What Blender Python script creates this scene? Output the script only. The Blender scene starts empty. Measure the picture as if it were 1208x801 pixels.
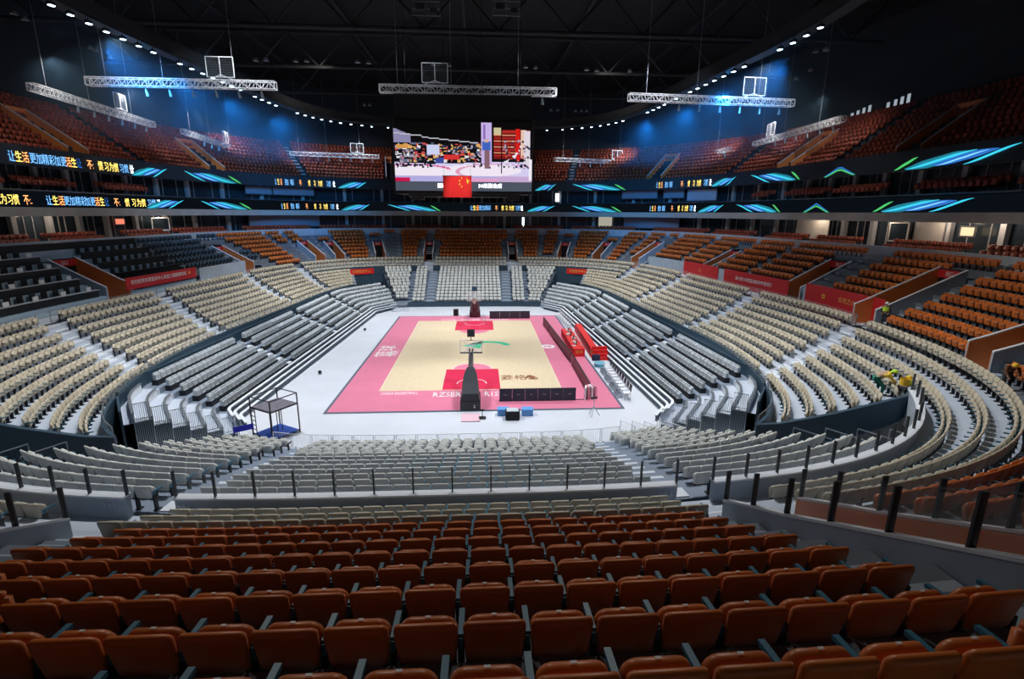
import bpy, bmesh, math, random
import numpy as np
from mathutils import Matrix, Vector
R = random.Random(7)
SC = bpy.context.scene
COL = SC.collection
PI = math.pi

# ------------------------------------------------------------------ camera
CX, CY, CH, YAW, PITCH, ROLL, FPX = 0.83, -54.31, 14.24, 0.0622, 0.2416, 0.0062, 604.0
def _basis():
    f = np.array([math.sin(YAW)*math.cos(PITCH), math.cos(YAW)*math.cos(PITCH), -math.sin(PITCH)])
    r = np.array([math.cos(YAW), -math.sin(YAW), 0.0]); u = np.cross(r, f)
    return r*math.cos(ROLL)+u*math.sin(ROLL), -r*math.sin(ROLL)+u*math.cos(ROLL), f
CR, CU, CF = _basis()
CAMP = np.array([CX, CY, CH])
cam = bpy.data.cameras.new('camera'); camo = bpy.data.objects.new('camera', cam)
COL.objects.link(camo)
cam.sensor_width = 36; cam.lens = 36*FPX/1208; cam.clip_end = 500; cam.clip_start = .05
M = Matrix(((CR[0], CU[0], -CF[0], CX), (CR[1], CU[1], -CF[1], CY), (CR[2], CU[2], -CF[2], CH), (0, 0, 0, 1)))
camo.matrix_world = M
SC.camera = camo

def proj(P):
    q = np.asarray(P, float)-CAMP; z = q@CF
    return np.stack([604+FPX*(q@CR)/z, 400.5-FPX*(q@CU)/z, z], -1)
def ray(px, py):
    return (px-604)/FPX*CR-(py-400.5)/FPX*CU+CF
def onz(px, py, z):
    v = ray(px, py); return CAMP+v*(z-CH)/v[2]
def ony(px, py, y):
    v = ray(px, py); return CAMP+v*(y-CY)/v[1]

# ------------------------------------------------------------------ world, exposure, lights
w = bpy.data.worlds.new('hall_air'); SC.world = w; w.use_nodes = True
w.node_tree.nodes['Background'].inputs[0].default_value = (.10, .16, .26, 1)
w.node_tree.nodes['Background'].inputs[1].default_value = .014
SC.view_settings.view_transform = 'Standard'; SC.view_settings.look = 'None'
SC.view_settings.exposure = 1.15; SC.view_settings.gamma = 1
SC.view_settings.use_curve_mapping = False

def spot(x, y, z, tx, ty, tz, power, ang, blend, size, col=(1, 1, 1)):  # shared by the hall's lamps and the spots added for trusses and flag
    l = bpy.data.lights.new('arena_or_added_lamp', 'SPOT'); l.energy = power; l.spot_size = math.radians(ang)
    l.spot_blend = blend; l.shadow_soft_size = size; l.color = col
    o = bpy.data.objects.new('arena_or_added_lamp', l); COL.objects.link(o); o.location = (x, y, z)
    o.rotation_euler = Vector((tx-x, ty-y, tz-z)).to_track_quat('-Z', 'Y').to_euler()
    return o
WHITE = (.93, .965, 1)
for sx in (-1, 1):
    for y in (-21, 0, 21):
        spot(sx*13-.9, y, 30, sx*13-.9, y*1.05, 0, 10500, 100, .75, 1.2, WHITE)
for sx in (-1, 1):                      # lamps washing the lower bowl seats
    for y in (-16, 16):
        spot(sx*8-.9, y, 29, sx*27-.9, y*1.5, 5, 5200, 80, .9, .8, (1, .93, .82))
for sx in (-1, 1):                      # lamps over the near end, in front of and above the orange seats
    spot(sx*9-.9, -24, 31, sx*7-.9, -47, 8, 2300, 72, .9, .5, (1, .93, .84))
# weaker house light on the upper tiers
for sx in (-1, 1):
    for y in (-22, 22):
        spot(sx*18-.9, y, 33, sx*50-.9, y*1.9, 16, 600, 120, 1, 1.0, (1, .86, .76))
# blue effect lamps at the catwalk, washing the wall and roof behind them
for sx in (-1, 1):
    for y in (-8, 2, 12, 22):
        spot(sx*(27.5 if y < 20 else 25.5)-.9, y, 26.8, sx*33-.9, y+26, 20, 6000, 55, .8, .5, (.02, .36, 1))

# ------------------------------------------------------------------ materials
MATS = {}
def mat(name, col, rough=.6, metal=0, emis=0, ecol=None, vary=0, bump=0, scale=20, island=False, alpha=1, spec=.5):
    if name in MATS: return MATS[name]
    m = bpy.data.materials.new(name); m.use_nodes = True; nt = m.node_tree
    b = nt.nodes['Principled BSDF']
    b.inputs['Base Color'].default_value = (*col, 1); b.inputs['Roughness'].default_value = rough
    b.inputs['Metallic'].default_value = metal; b.inputs['Specular IOR Level'].default_value = spec
    if emis:
        b.inputs['Emission Color'].default_value = (*(ecol or col), 1); b.inputs['Emission Strength'].default_value = emis
    if vary or island:
        tc = nt.nodes.new('ShaderNodeTexCoord'); nz = nt.nodes.new('ShaderNodeTexNoise')
        nz.inputs['Scale'].default_value = scale; nz.inputs['Detail'].default_value = 4
        nt.links.new(tc.outputs['Object'], nz.inputs['Vector'])
        hs = nt.nodes.new('ShaderNodeHueSaturation'); hs.inputs['Color'].default_value = (*col, 1)
        mr = nt.nodes.new('ShaderNodeMapRange'); mr.inputs[1].default_value = .3; mr.inputs[2].default_value = .7
        mr.inputs[3].default_value = 1-vary; mr.inputs[4].default_value = 1+vary
        src = nz.outputs['Fac']
        if island:
            ge = nt.nodes.new('ShaderNodeNewGeometry'); oi = nt.nodes.new('ShaderNodeObjectInfo')
            ad = nt.nodes.new('ShaderNodeMath'); ad.operation = 'ADD'
            nt.links.new(ge.outputs['Random Per Island'], ad.inputs[0]); nt.links.new(oi.outputs['Random'], ad.inputs[1])
            fr = nt.nodes.new('ShaderNodeMath'); fr.operation = 'FRACT'; nt.links.new(ad.outputs[0], fr.inputs[0])
            src = fr.outputs[0]; mr.inputs[1].default_value = 0; mr.inputs[2].default_value = 1
        nt.links.new(src, mr.inputs[0]); nt.links.new(mr.outputs[0], hs.inputs['Value'])
        nt.links.new(hs.outputs[0], b.inputs['Base Color'])
        if bump:
            bp = nt.nodes.new('ShaderNodeBump'); bp.inputs['Strength'].default_value = bump
            nt.links.new(nz.outputs['Fac'], bp.inputs['Height']); nt.links.new(bp.outputs[0], b.inputs['Normal'])
    if alpha < 1:
        b.inputs['Alpha'].default_value = alpha
    MATS[name] = m; return m

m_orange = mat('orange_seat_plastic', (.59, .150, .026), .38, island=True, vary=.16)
m_orange_dimmed = mat('orange_seat_dimmed', (.30, .05, .02), .5, island=True, vary=.25)  # orange plastic darkened, the weak upper-tier light put into its colour
m_cream = mat('cream_seat_plastic', (.56, .50, .39), .45, island=True, vary=.10)
m_light = mat('cream_seat_white_lit', (.72, .73, .70), .45, island=True, vary=.10)  # cream seats again, with the whiter court light put into the colour
m_grey = mat('grey_seat_fabric', (.50, .55, .60), .7, island=True, vary=.12)
m_blueseat = mat('dark_blue_seat', (.035, .07, .11), .5, island=True, vary=.2)
m_arm = mat('armrest_slate', (.035, .17, .27), .45)
m_dark = mat('dark_seat_bracket', (.012, .014, .018), .5)
m_navy = mat('navy_steel', (.03, .065, .10), .5)
m_floor = mat('white_vinyl_floor', (.70, .73, .80), .35, vary=.04, scale=.4)
m_conc = mat('pale_concrete', (.48, .53, .60), .8, vary=.08, scale=1.2)
m_conc2 = mat('grey_parapet_concrete', (.34, .40, .48), .8, vary=.08, scale=.8, bump=.05)
m_step = mat('white_step', (.74, .78, .84), .6)
m_deck_shaded = mat('shaded_deck', (.20, .25, .33), .6, vary=.05, scale=1)  # darker copy of the blue-grey deck, standing for shade between seat rows
m_oterr = mat('shaded_terrace_concrete', (.15, .18, .22), .85, vary=.1, scale=1)  # concrete darkened to cut bounce and stand for shade behind the seats
m_ostep = mat('grey_step', (.36, .42, .50), .7)
m_deck = mat('blue_grey_deck', (.50, .56, .66), .6, vary=.05, scale=1)
m_black = mat('matt_black', (.006, .007, .009), .8)
m_roof = mat('roof_black', (.006, .007, .009), .9)
m_wallup = mat('upper_wall_dark', (.022, .028, .038), .9)
m_panel = mat('orange_wall_panel', (.62, .19, .05), .5, vary=.06, scale=1)
m_red = mat('red_banner', (.50, .015, .02), .55)
m_redtab = mat('red_tablecloth', (.75, .015, .015), .55)
m_whitetext = mat('white_lettering', (.85, .85, .85), .6)
m_goldtext = mat('gold_lettering', (.75, .45, .08), .6)
m_rail = mat('rail_steel', (.45, .50, .55), .35, .8)
m_post = mat('dark_rail_post', (.05, .06, .07), .4, .5)
m_truss = mat('white_truss_aluminium', (.88, .90, .94), .5)
m_cable = mat('steel_cable', (.35, .38, .42), .5, .3)
m_glass = mat('clear_glass', (.75, .85, .9), .05, alpha=.07)
m_dglass = mat('dark_glass', (.02, .03, .04), .15)
m_beam = mat('warm_grey_slab_edge', (.40, .37, .34), .8, vary=.1, scale=.6)
m_bluetarp = mat('blue_tarp', (.03, .12, .65), .5)
m_white = mat('white_paint', (.8, .82, .85), .5)
m_lightblue = mat('light_blue_paint', (.12, .35, .75), .5)
m_skin = mat('skin', (.45, .27, .18), .6)
m_hiviz = mat('hi_vis_yellow', (.55, .85, .05), .6)
m_hiorange = mat('hi_vis_orange_yellow', (.85, .55, .03), .6)
m_green = mat('green_trousers', (.02, .22, .16), .8)
m_darkcloth = mat('dark_clothing', (.02, .022, .03), .8)
def emit(name, col, s):
    return mat(name, (.01, .01, .01), .5, emis=s, ecol=col)
e_white = emit('led_white', (.8, .9, 1), 3.0)
e_cyan = emit('led_cyan', (.03, .42, .58), .75)
e_teal = emit('led_teal', (.01, .16, .22), .6)
e_blue = emit('led_blue', (.02, .13, .45), .6)
e_lblue = emit('led_light_blue', (.15, .42, .85), .9)
e_green = emit('led_green', (.06, .45, .12), .6)
e_yellow = emit('led_yellow', (1, .72, .15), 1.0)
e_orange = emit('led_orange', (1, .38, .12), 1.0)
e_navy = emit('led_navy', (.005, .02, .06), .5)
e_lamp = emit('fixture_lens', (.55, .8, 1), 6)
e_dim = emit('dim_window_light', (.55, .68, .85), .28)
e_warm = emit('warm_room_light', (.9, .6, .35), .5)

# ------------------------------------------------------------------ mesh builder and tagging
class MB:
    def __init__(s): s.v = []; s.f = []
    def quad(s, *p):
        n = len(s.v); s.v += [tuple(map(float, q)) for q in p]; s.f.append(tuple(range(n, n+len(p)))); return s
    def box(s, c, d, rz=0, rx=0):
        n = len(s.v); X = Matrix.Rotation(rz, 3, 'Z') @ Matrix.Rotation(rx, 3, 'X')
        for i in (-1, 1):
            for j in (-1, 1):
                for k in (-1, 1):
                    q = X @ Vector((i*d[0]/2, j*d[1]/2, k*d[2]/2)); s.v.append((c[0]+q.x, c[1]+q.y, c[2]+q.z))
        for a in ((0, 1, 3, 2), (4, 6, 7, 5), (0, 4, 5, 1), (2, 3, 7, 6), (0, 2, 6, 4), (1, 5, 7, 3)):
            s.f.append(tuple(n+i for i in a))
        return s
    def tube(s, a, b, r, n=6, r2=None):
        a, b = Vector(a), Vector(b); d = (b-a).normalized(); r2 = r if r2 is None else r2
        u = d.orthogonal().normalized(); v = d.cross(u); k = len(s.v)
        for p, q in ((a, r), (b, r2)):
            for i in range(n):
                t = 2*PI*i/n; s.v.append(tuple(p+u*math.cos(t)*q+v*math.sin(t)*q))
        for i in range(n): s.f.append((k+i, k+(i+1) % n, k+n+(i+1) % n, k+n+i))
        s.f.append(tuple(k+n-1-i for i in range(n))); s.f.append(tuple(k+n+i for i in range(n)))
        return s
    def disc(s, c, r, r0=0, n=24, a0=0, a1=2*PI, z=None):
        k = len(s.v)
        for i in range(n+1):
            t = a0+(a1-a0)*i/n
            s.v.append((c[0]+r*math.cos(t), c[1]+r*math.sin(t), c[2])); s.v.append((c[0]+r0*math.cos(t), c[1]+r0*math.sin(t), c[2]))
        for i in range(n): s.f.append((k+2*i+1, k+2*i, k+2*i+2, k+2*i+3))
        return s
    def prism(s, poly, h0, h1):      # poly in xy, extruded z
        n = len(poly); k = len(s.v)
        for h in (h0, h1):
            for p in poly: s.v.append((p[0], p[1], h))
        s.f.append(tuple(k+n-1-i for i in range(n))); s.f.append(tuple(k+n+i for i in range(n)))
        for i in range(n): s.f.append((k+i, k+(i+1) % n, k+n+(i+1) % n, k+n+i))
        return s
    def wall(s, pts, zb, zt, th):    # thick wall along a polyline (xy), zb/zt numbers or lists
        n = len(pts); k = len(s.v); P = [Vector(p[:2]) for p in pts]
        for i in range(n):
            t = (P[min(i+1, n-1)]-P[max(i-1, 0)]).normalized(); nn = Vector((-t.y, t.x))*th/2
            b = zb[i] if hasattr(zb, '__len__') else zb; c = zt[i] if hasattr(zt, '__len__') else zt
            for sg in (-1, 1):
                for h in (b, c): s.v.append((P[i].x+sg*nn.x, P[i].y+sg*nn.y, h))
        for i in range(n-1):
            a = k+4*i; b = a+4
            for q in ((a, b, b+1, a+1), (a+2, a+3, b+3, b+2), (a+1, b+1, b+3, a+3), (a, a+2, b+2, b)): s.f.append(q)
        s.f.append((k, k+1, k+3, k+2)); e = k+4*(n-1); s.f.append((e, e+2, e+3, e+1))
        return s
    def mesh(s, name):
        me = bpy.data.meshes.new(name); me.from_pydata(s.v, [], s.f); me.update(); return me
    def build(s, name, m, parent=None, smooth=False, loc=None):
        me = s.mesh(name)
        if m: me.materials.append(m)
        if smooth: me.polygons.foreach_set('use_smooth', [True]*len(me.polygons))
        o = bpy.data.objects.new(name, me); COL.objects.link(o)
        if parent: o.parent = parent
        if loc is not None: o.location = loc
        return o
def tag(o, label, cat, group=None):
    o['label'] = label; o['category'] = cat
    if group: o['group'] = group
    return o
def struct(o): o['kind'] = 'structure'; return o
def stuff(o, label=None, cat=None):
    o['kind'] = 'stuff'
    if label: o['label'] = label; o['category'] = cat
    return o
def thing(name, label, cat, loc=(0, 0, 0), rz=0, group=None):
    o = bpy.data.objects.new(name, None); COL.objects.link(o); o.location = loc; o.rotation_euler = (0, 0, rz)
    o.empty_display_size = .2
    return tag(o, label, cat, group)
def dup(root, loc, rz=0, label=None, group=None, depth=True):
    r = root.copy(); COL.objects.link(r); r.location = loc; r.rotation_euler = (0, 0, rz)
    if label: r['label'] = label
    if group: r['group'] = group
    for ch in root.children:
        c = ch.copy(); COL.objects.link(c); c.parent = r
        for g in ch.children:
            d = g.copy(); COL.objects.link(d); d.parent = c
    return r
def text(body, size, m, parent, loc, rot, name='lettering', align='CENTER', ext=.004, sx=1):
    c = bpy.data.curves.new(name, 'FONT'); c.body = body; c.size = size; c.align_x = align; c.align_y = 'CENTER'
    c.extrude = ext; c.resolution_u = 1; c.materials.append(m)
    f = bpy.data.objects.new('font_source', c)
    me = bpy.data.meshes.new_from_object(f); bpy.data.objects.remove(f); me.name = name
    if not me.materials: me.materials.append(m)
    o = bpy.data.objects.new(name, me); COL.objects.link(o); o.parent = parent; o.location = loc
    o.rotation_euler = rot; o.scale = (sx, 1, 1)
    return o
ONES = ['zero', 'first', 'second', 'third', 'fourth', 'fifth', 'sixth', 'seventh', 'eighth', 'ninth', 'tenth', 'eleventh', 'twelfth',
        'thirteenth', 'fourteenth', 'fifteenth', 'sixteenth', 'seventeenth', 'eighteenth', 'nineteenth']
TENS = {2: 'twent', 3: 'thirt', 4: 'fort', 5: 'fift', 6: 'sixt', 7: 'sevent', 8: 'eight', 9: 'ninet'}
def ordn(n):
    if n < 20: return ONES[n]
    t, u = divmod(n, 10)
    if t > 9: return 'hundred-and-'+ordn(n-100)
    return TENS[t]+('ieth' if u == 0 else 'y-'+ONES[u])
# ------------------------------------------------------------------ bowl geometry: one closed plan curve and its parallels
BX, BB = -.95, 43.0
def _base():
    t = np.linspace(0, 2*PI, 80000, endpoint=False)-PI/2
    c, s = np.cos(t), np.sin(t); near = s < 0
    def half(a, n): return np.stack([a*np.sign(c)*abs(c)**(2/n), BB*np.sign(s)*abs(s)**(2/n)], 1)
    P = np.where(near[:, None], half(33.4, 3.1), half(31.5, 3.4))
    y = P[:, 1]; xn = 33.4*(1-np.minimum(abs(y)/BB, 1)**3.1)**(1/3.1); xf = 31.5*(1-np.minimum(abs(y)/BB, 1)**3.4)**(1/3.4)
    q = np.clip((y+15)/30, 0, 1); q = q*q*(3-2*q); x = xn*(1-q)+xf*q
    mid = abs(y) < 15; P[mid, 0] = np.sign(P[mid, 0])*x[mid]
    L = np.r_[0, np.cumsum(np.linalg.norm(np.diff(P, axis=0, append=P[:1]), axis=1))]
    n = int(L[-1]/.15); u = np.linspace(0, L[-1], n, endpoint=False)
    Q = np.stack([np.interp(u, L, np.r_[P[:, k], P[0, k]]) for k in (0, 1)], 1)
    T = np.roll(Q, -6, 0)-np.roll(Q, 6, 0); T /= np.linalg.norm(T, axis=1)[:, None]
    return Q, np.stack([T[:, 1], -T[:, 0]], 1)
BP, BNRM = _base()                      # runs anticlockwise from the near end (0,-BB)
NB = len(BP)
def curve(d):                            # plan points in x' (bowl-centred) coordinates
    return BP+BNRM*d
def runs(mask):                          # contiguous index runs on the closed curve
    if mask.all(): return [np.r_[np.arange(NB), 0]]
    st = np.argmin(mask); idx = (np.arange(NB)+st) % NB; mk = mask[idx]; out = []; cur = []
    for i, ok in zip(idx, mk):
        if ok: cur.append(i)
        elif cur:
            out.append(np.array(cur)); cur = []
    if cur: out.append(np.array(cur))
    return [r for r in out if len(r) > 3]
class Cut:                               # a straight gap across rows: bottom point, top point (bowl-centred), half width, row range
    def __init__(s, p, q, hw, kind='aisle', lo=-99, hi=99):
        s.p = np.array(p, float)[:2]; s.q = np.array(q, float)[:2]; v = s.q-s.p; s.L = np.linalg.norm(v)
        s.v = v/s.L; s.n = np.array([-s.v[1], s.v[0]]); s.hw = hw; s.kind = kind; s.lo = lo; s.hi = hi
    def hit(s, P, d, ext=1.2):
        if d < s.lo or d > s.hi: return np.zeros(len(P), bool)
        r = P-s.p; a = r@s.v
        return (abs(r@s.n) < s.hw) & (a > -ext) & (a < s.L+ext)
def bc(p): return np.array([p[0]-BX, p[1]])
def cutpx(a, za, b, zb, hw, kind='aisle', lo=-99, hi=99):
    return Cut(bc(onz(*a, za)), bc(onz(*b, zb)), hw, kind, lo, hi)
def place(run, d, pitch, P=None):
    P = curve(d) if P is None else P
    Q = P[run]; L = np.r_[0, np.cumsum(np.linalg.norm(np.diff(Q, axis=0), axis=1))]
    n = int(L[-1]/pitch+.02)
    if n < 3: return np.zeros((0, 4))
    off = (L[-1]-n*pitch)/2; u = off+pitch*(np.arange(n)+.5)
    X = [np.interp(u, L, Q[:, k]) for k in (0, 1)]; N = [np.interp(u, L, BNRM[run][:, k]) for k in (0, 1)]
    return np.stack(X+N, 1)
def strip(mb, P0, P1, z0, z1, run, step=4, closed=False):   # ribbon between two parallels
    ii = list(run[::step])
    if ii[-1] != run[-1]: ii.append(run[-1])
    k = len(mb.v)
    for i in ii:
        mb.v.append((P0[i, 0]+BX, P0[i, 1], z0)); mb.v.append((P1[i, 0]+BX, P1[i, 1], z1))
    for j in range(len(ii)-1): mb.f.append((k+2*j, k+2*j+2, k+2*j+3, k+2*j+1))

# row tables: (offset of seat backs, floor height)
CREAM = [(-9.9, 2.5), (-8.8, 2.75), (-7.7, 3.0), (-6.6, 3.3), (-5.5, 3.62), (-4.4, 3.97), (-3.25, 4.38), (-2.1, 4.9), (-1.02, 5.42)]
ORANGE = [(.1+1.17*k, 5.95+.59*k) for k in range(8)]
TELE = [(-5.0-1.07*m, 4.12-.345*m) for m in range(12)]
UPPER = [(14.2+1.0*k, 20.3+.68*k) for k in range(11)]
Y = curve(0)[:, 1]

# ---- aisles and passages
A_L = [cutpx((15, 372), 5.9, (150, 436), 2.9, .75), cutpx((168, 343), 5.9, (268, 396), 2.9, .7),
       cutpx((268, 321), 5.9, (333, 357), 2.9, .7), cutpx((324, 309), 5.9, (381, 342), 2.9, .7), cutpx((379, 303), 5.9, (405, 322), 3.6, .6)]
A_R = [cutpx((1047, 377), 5.9, (905, 441), 2.9, .75), cutpx((900, 346), 5.9, (815, 387), 2.9, .7),
       cutpx((820, 324), 5.9, (758, 356), 2.9, .7), cutpx((780, 311), 5.9, (733, 338), 2.9, .7), cutpx((724, 304), 5.9, (704, 322), 3.6, .6)]
NEARC = [Cut((9.2, -37), (9.2, -40), .6, 'aisle'), Cut((-9.05, -37), (-9.05, -40), .75, 'aisle'), Cut((9.8, -40.2), (9.8, -43.2), 1.6, 'pit'), Cut((-10.1, -40.2), (-10.1, -43.2), 1.7, 'pit')]
FARC = [Cut((7.6, 37), (7.6, 43.2), .8), Cut((-7.6, 37), (-7.6, 43.2), .8)]
CREAM_CUTS = A_L+A_R+NEARC+FARC
# orange tier: pits (vomitories) and aisles
def pit(p, q, hw): return Cut(p, q, hw, 'pit')
def rad(i, d0, d1): return BP[i]+BNRM[i]*d0, BP[i]+BNRM[i]*d1
def near_index(x, y): return int(np.argmin((BP[:, 0]-x)**2+(BP[:, 1]-y)**2))
PITS = [Cut((10.15, -41.1), (10.15, -49.5), 1.15, 'pit'), Cut((-10.75, -41.1), (-10.75, -49.5), 1.1, 'pit'),
        Cut((7.9, 42.6), (7.9, 46.5), .85, 'pit'), Cut((-7.9, 42.6), (-7.9, 46.5), .85, 'pit')]
OA = [Cut((8.25, -42.6), (8.25, -56), .62), Cut((11.8, -42.6), (11.8, -56), .55), Cut((-8.4, -42.6), (-8.4, -56), 1.2), Cut((-12.3, -42.6), (-11.9, -56), .5),
      Cut((6.5, 42.6), (6.5, 47), .5), Cut((9.3, 42.6), (9.3, 47), .5), Cut((-6.5, 42.6), (-6.5, 47), .5), Cut((-9.3, 42.6), (-9.3, 47), .5),
      Cut((7.9, 47.5), (7.9, 52), .6), Cut((-7.9, 47.5), (-7.9, 52), .6)]
for px, py, L, hw in ((1206, 436, 6, 1.3), (1066, 379, 6, 1.35), (932, 350, 6, 1.35), (850, 325, 5.5, 1.2), (795, 310, 5, 1.0), (738, 303, 4, .9), (676, 300, 3.6, .9),
                      (138, 350, 6, 1.5), (252, 318, 5.5, 1.1), (330, 305, 4.5, 1.0), (371, 303, 4, .9), (440, 300, 3.6, .9)):
    b = bc(onz(px, py, 5.95)); i = near_index(*b)
    wk_ = (b[0] > 0 and -15.5 < BP[i][1] < 31) or (b[0] < 0 and -30 < BP[i][1] < 24)
    p, q = rad(i, 1.35 if wk_ else -.3, L+(.6 if wk_ else 0)); PITS.append(Cut(p, q, hw, 'pit'))
    tng = np.array([-BNRM[i][1], BNRM[i][0]])
    for sg in ((-1, 1) if p[1] > 25 else ((-1,) if p[0] > 0 else (1,))):
        OA.append(Cut(p+tng*sg*(hw+.55), rad(i, 0, 9.6)[1]+tng*sg*(hw+.5), .38))
for px, py in ((990, 357), (893, 336), (822, 318), (765, 307), (640, 300), (470, 300), (300, 308)):   # aisles halfway between pits
    b = bc(onz(px, py, 5.95)); i = near_index(*b); p, q = rad(i, -.2, 9.6); OA.append(Cut(p, q, .4))

def blocked(P, d, cuts):
    m = np.zeros(len(P), bool)
    for c in cuts: m |= c.hit(P, d)
    return m

# side stands: nearly straight lines that bend inward towards the far corner; arrays run from the near end to the far end
def _side():
    ds = .15; P = []; N = []; x, y, th = 21.65, -19.0, .048
    for k in range(int(50/ds)):
        P.append((x, y)); N.append((math.cos(th), math.sin(th)))
        if y > 19.5: th = min(.048+.50, th+.50*ds/4)
        x -= math.sin(th)*ds; y += math.cos(th)*ds
    x, y, ph = 21.65, -19.0, -.048; A = []; B = []
    for k in range(int(8.0/ds)):
        ph = min(.62, ph+.67*ds/5); x -= math.sin(ph)*ds; y -= math.cos(ph)*ds
        A.append((x, y)); B.append((math.cos(ph), -math.sin(ph)))
    return np.array(A[::-1]+P), np.array(B[::-1]+N)
SP, SN = _side()
def side_curve(sx, o):                    # o metres inward from the back wall
    P = SP-SN*o; return P*np.array([sx, 1]), SN*np.array([sx, 1])
# ------------------------------------------------------------------ masks of where each tier exists (bowl-centred)
def m_side(P):                            # inner cream rows: the long sides only
    x, y = abs(P[:, 0]), P[:, 1]
    return (y > -29.4) & (x > 12) & ~((y > 20) & (x < 17.3+(y-25)*.3))
def m_tele(P):
    x, y = abs(P[:, 0]), P[:, 1]
    return ((y < -22) & (x < 12.3+(-y-24)*.62)) | ((y > 22) & (x < 10.9+(y-24.5)*.36))
def m_walk(P, k):                         # side concourses take the place of the first orange rows
    x, y = P[:, 0], P[:, 1]
    return (k < 2) & ((x > 0) & (y > -15.5) & (y < 31) | (x < 0) & (y > -30) & (y < 24))
def m_vip(P):                             # left side boxes
    return (P[:, 0] < 0) & (P[:, 1] > -30) & (P[:, 1] < 10.5)
def m_blue(P): return (P[:, 0] < 0) & (P[:, 1] >= 10.5) & (P[:, 1] < 27)

def terrace(rows, mask, name, m, first_z, depth, seat_back=.17):
    mb = MB(); e0 = rows[0][0]+seat_back-depth; z0 = first_z
    for i, (d, z) in enumerate(rows):
        e1 = d+seat_back; Pe0, Pe1 = curve(e0), curve(e1); Pm = curve(d)
        mk = mask(Pm, i)
        for r in runs(mk):
            strip(mb, Pe0, Pe0, z0, z, r); strip(mb, Pe0, Pe1, z, z, r)
        e0, z0 = e1, z
    return struct(mb.build(name, m))
SIDE = [(.72+.86*k, 2.45-.40*k) for k in range(6)]       # inward offset, floor height
def srun(P, y0, y1, blk=None):
    m = (P[:, 1] > y0) & (P[:, 1] < y1)
    if blk: m &= ~blocked(P, 0, blk)
    out = []; cur = []
    for i, ok in enumerate(m):
        if ok: cur.append(i)
        elif cur: out.append(np.array(cur)); cur = []
    if cur: out.append(np.array(cur))
    return [r for r in out if len(r) > 4]
SEND = [30.5-1.1*k for k in range(6)]
for sx in (-1, 1):
    mb = MB(); me_ = MB(); z0 = 3.0
    for k, (o, z) in enumerate(SIDE):
        a = side_curve(sx, o-.17-.0)[0] if k == 0 else side_curve(sx, o-.17)[0]
        b = side_curve(sx, o+.69)[0]; a0 = side_curve(sx, .06)[0] if k == 0 else a
        zn = SIDE[k+1][1] if k < 5 else .9
        for r in srun(SP, -19.8, SEND[k]+1):
            strip(mb, a0, b, z, z, r); strip(mb, b, b, z, zn, r)
        for r in srun(SP, -99, -19.7):
            strip(me_, a0, b, z, z, r); strip(me_, b, b, z, zn, r)
    struct(mb.build('side_stand_deck', m_deck_shaded)); struct(me_.build('empty_stand_deck', m_deck))
terrace(CREAM[:6], lambda P, i: m_side(P), 'cream_terrace', m_deck, 2.0, 1.0)
terrace(CREAM[6:], lambda P, i: np.ones(len(P), bool), 'upper_cream_terrace', m_deck, 3.97, 1.15)
for sx in (-1, 1):                        # level ledge between the stand's back wall and the bowl
    mb = MB(); C_ = curve(-10.7); h = C_[(C_[:, 0] > 0) & (C_[:, 1] > -29.4) & (C_[:, 1] < 33)]
    h = h[np.argsort(h[:, 1])]; W_ = SP-SN*-.02; k0 = 0
    for yy in np.arange(-18.6, 31, .8):
        xa = np.interp(yy, h[:, 1], h[:, 0]); xb = np.interp(yy, W_[:, 1], W_[:, 0])
        if xa < xb: xa = xb
        mb.v += [(BX+sx*xa, yy, 2.5), (BX+sx*xb, yy, 2.5)]
    for k in range(len(mb.v)//2-1): mb.f.append((2*k, 2*k+2, 2*k+3, 2*k+1))
    struct(mb.build('ledge', m_deck))
terrace(TELE[::-1], lambda P, i: m_tele(P), 'end_stand_deck', m_deck_shaded, 0.05, .95)
def omask(P, i): return ~m_walk(P, i) & ~blocked(P, ORANGE[i][0], PITS) & ~(m_vip(P))
terrace(ORANGE, omask, 'orange_terrace', m_oterr, 5.42, 1.0)
terrace(UPPER, lambda P, i: np.ones(len(P), bool), 'upper_tier_terrace', m_wallup, 19.6, 1.0)
# walkway rings
mb = MB(); P0, P1 = curve(-.85), curve(1.3)
for r in runs(m_walk(curve(0), 0)): strip(mb, P0, P1, 5.55, 5.55, r)
struct(mb.build('side_walkway', m_step))
mb = MB(); mk = (BP[:, 1] < -28)                        # pavement under the near railings
strip(mb, curve(-4.15), curve(-3.9), 4.36, 4.36, runs(mk)[0]); struct(mb.build('rail_kerb', m_step))

# ------------------------------------------------------------------ seats
SEATS = []                                # kind, x, y, z, rz, tier, row, run
PITCHW = .655
def add_row(kind, d, z, mask, cuts, tier, row, pitch=PITCHW, P=None):
    Pd = curve(d)
    mk = mask(Pd) & ~blocked(Pd, d, cuts)
    for ri, r in enumerate(runs(mk)):
        for x, y, nx, ny in place(r, d, pitch):
            SEATS.append([kind, x+BX, y, z, math.atan2(nx, -ny), tier, row, (tier, r[len(r)//2]//60)])
for i, (d, z) in enumerate(CREAM):
    if i < 6: add_row('cream', d, z, lambda P: m_side(P) & (P[:, 1] > -28.9), CREAM_CUTS, 'cream', i)
    else: add_row('cream', d, z, lambda P: (P[:, 1] > -99), CREAM_CUTS, 'cream', i)
TCUTS = [Cut((8.7, -24), (8.7, -40), .75), Cut((-8.7, -24), (-8.7, -40), .75), Cut((5.9, 24), (6.3, 40), .75), Cut((-6.1, 24), (-6.5, 40), .75)]
TCREAM = TCUTS+[Cut((9.0, 24), (9.8, 40), .2), Cut((-9.2, 24), (-10, 40), .2)]
for m_, (d, z) in enumerate(TELE): add_row('pale', d, z, m_tele, TCREAM, 'tele', 11-m_, .62 if False else PITCHW)
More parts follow.
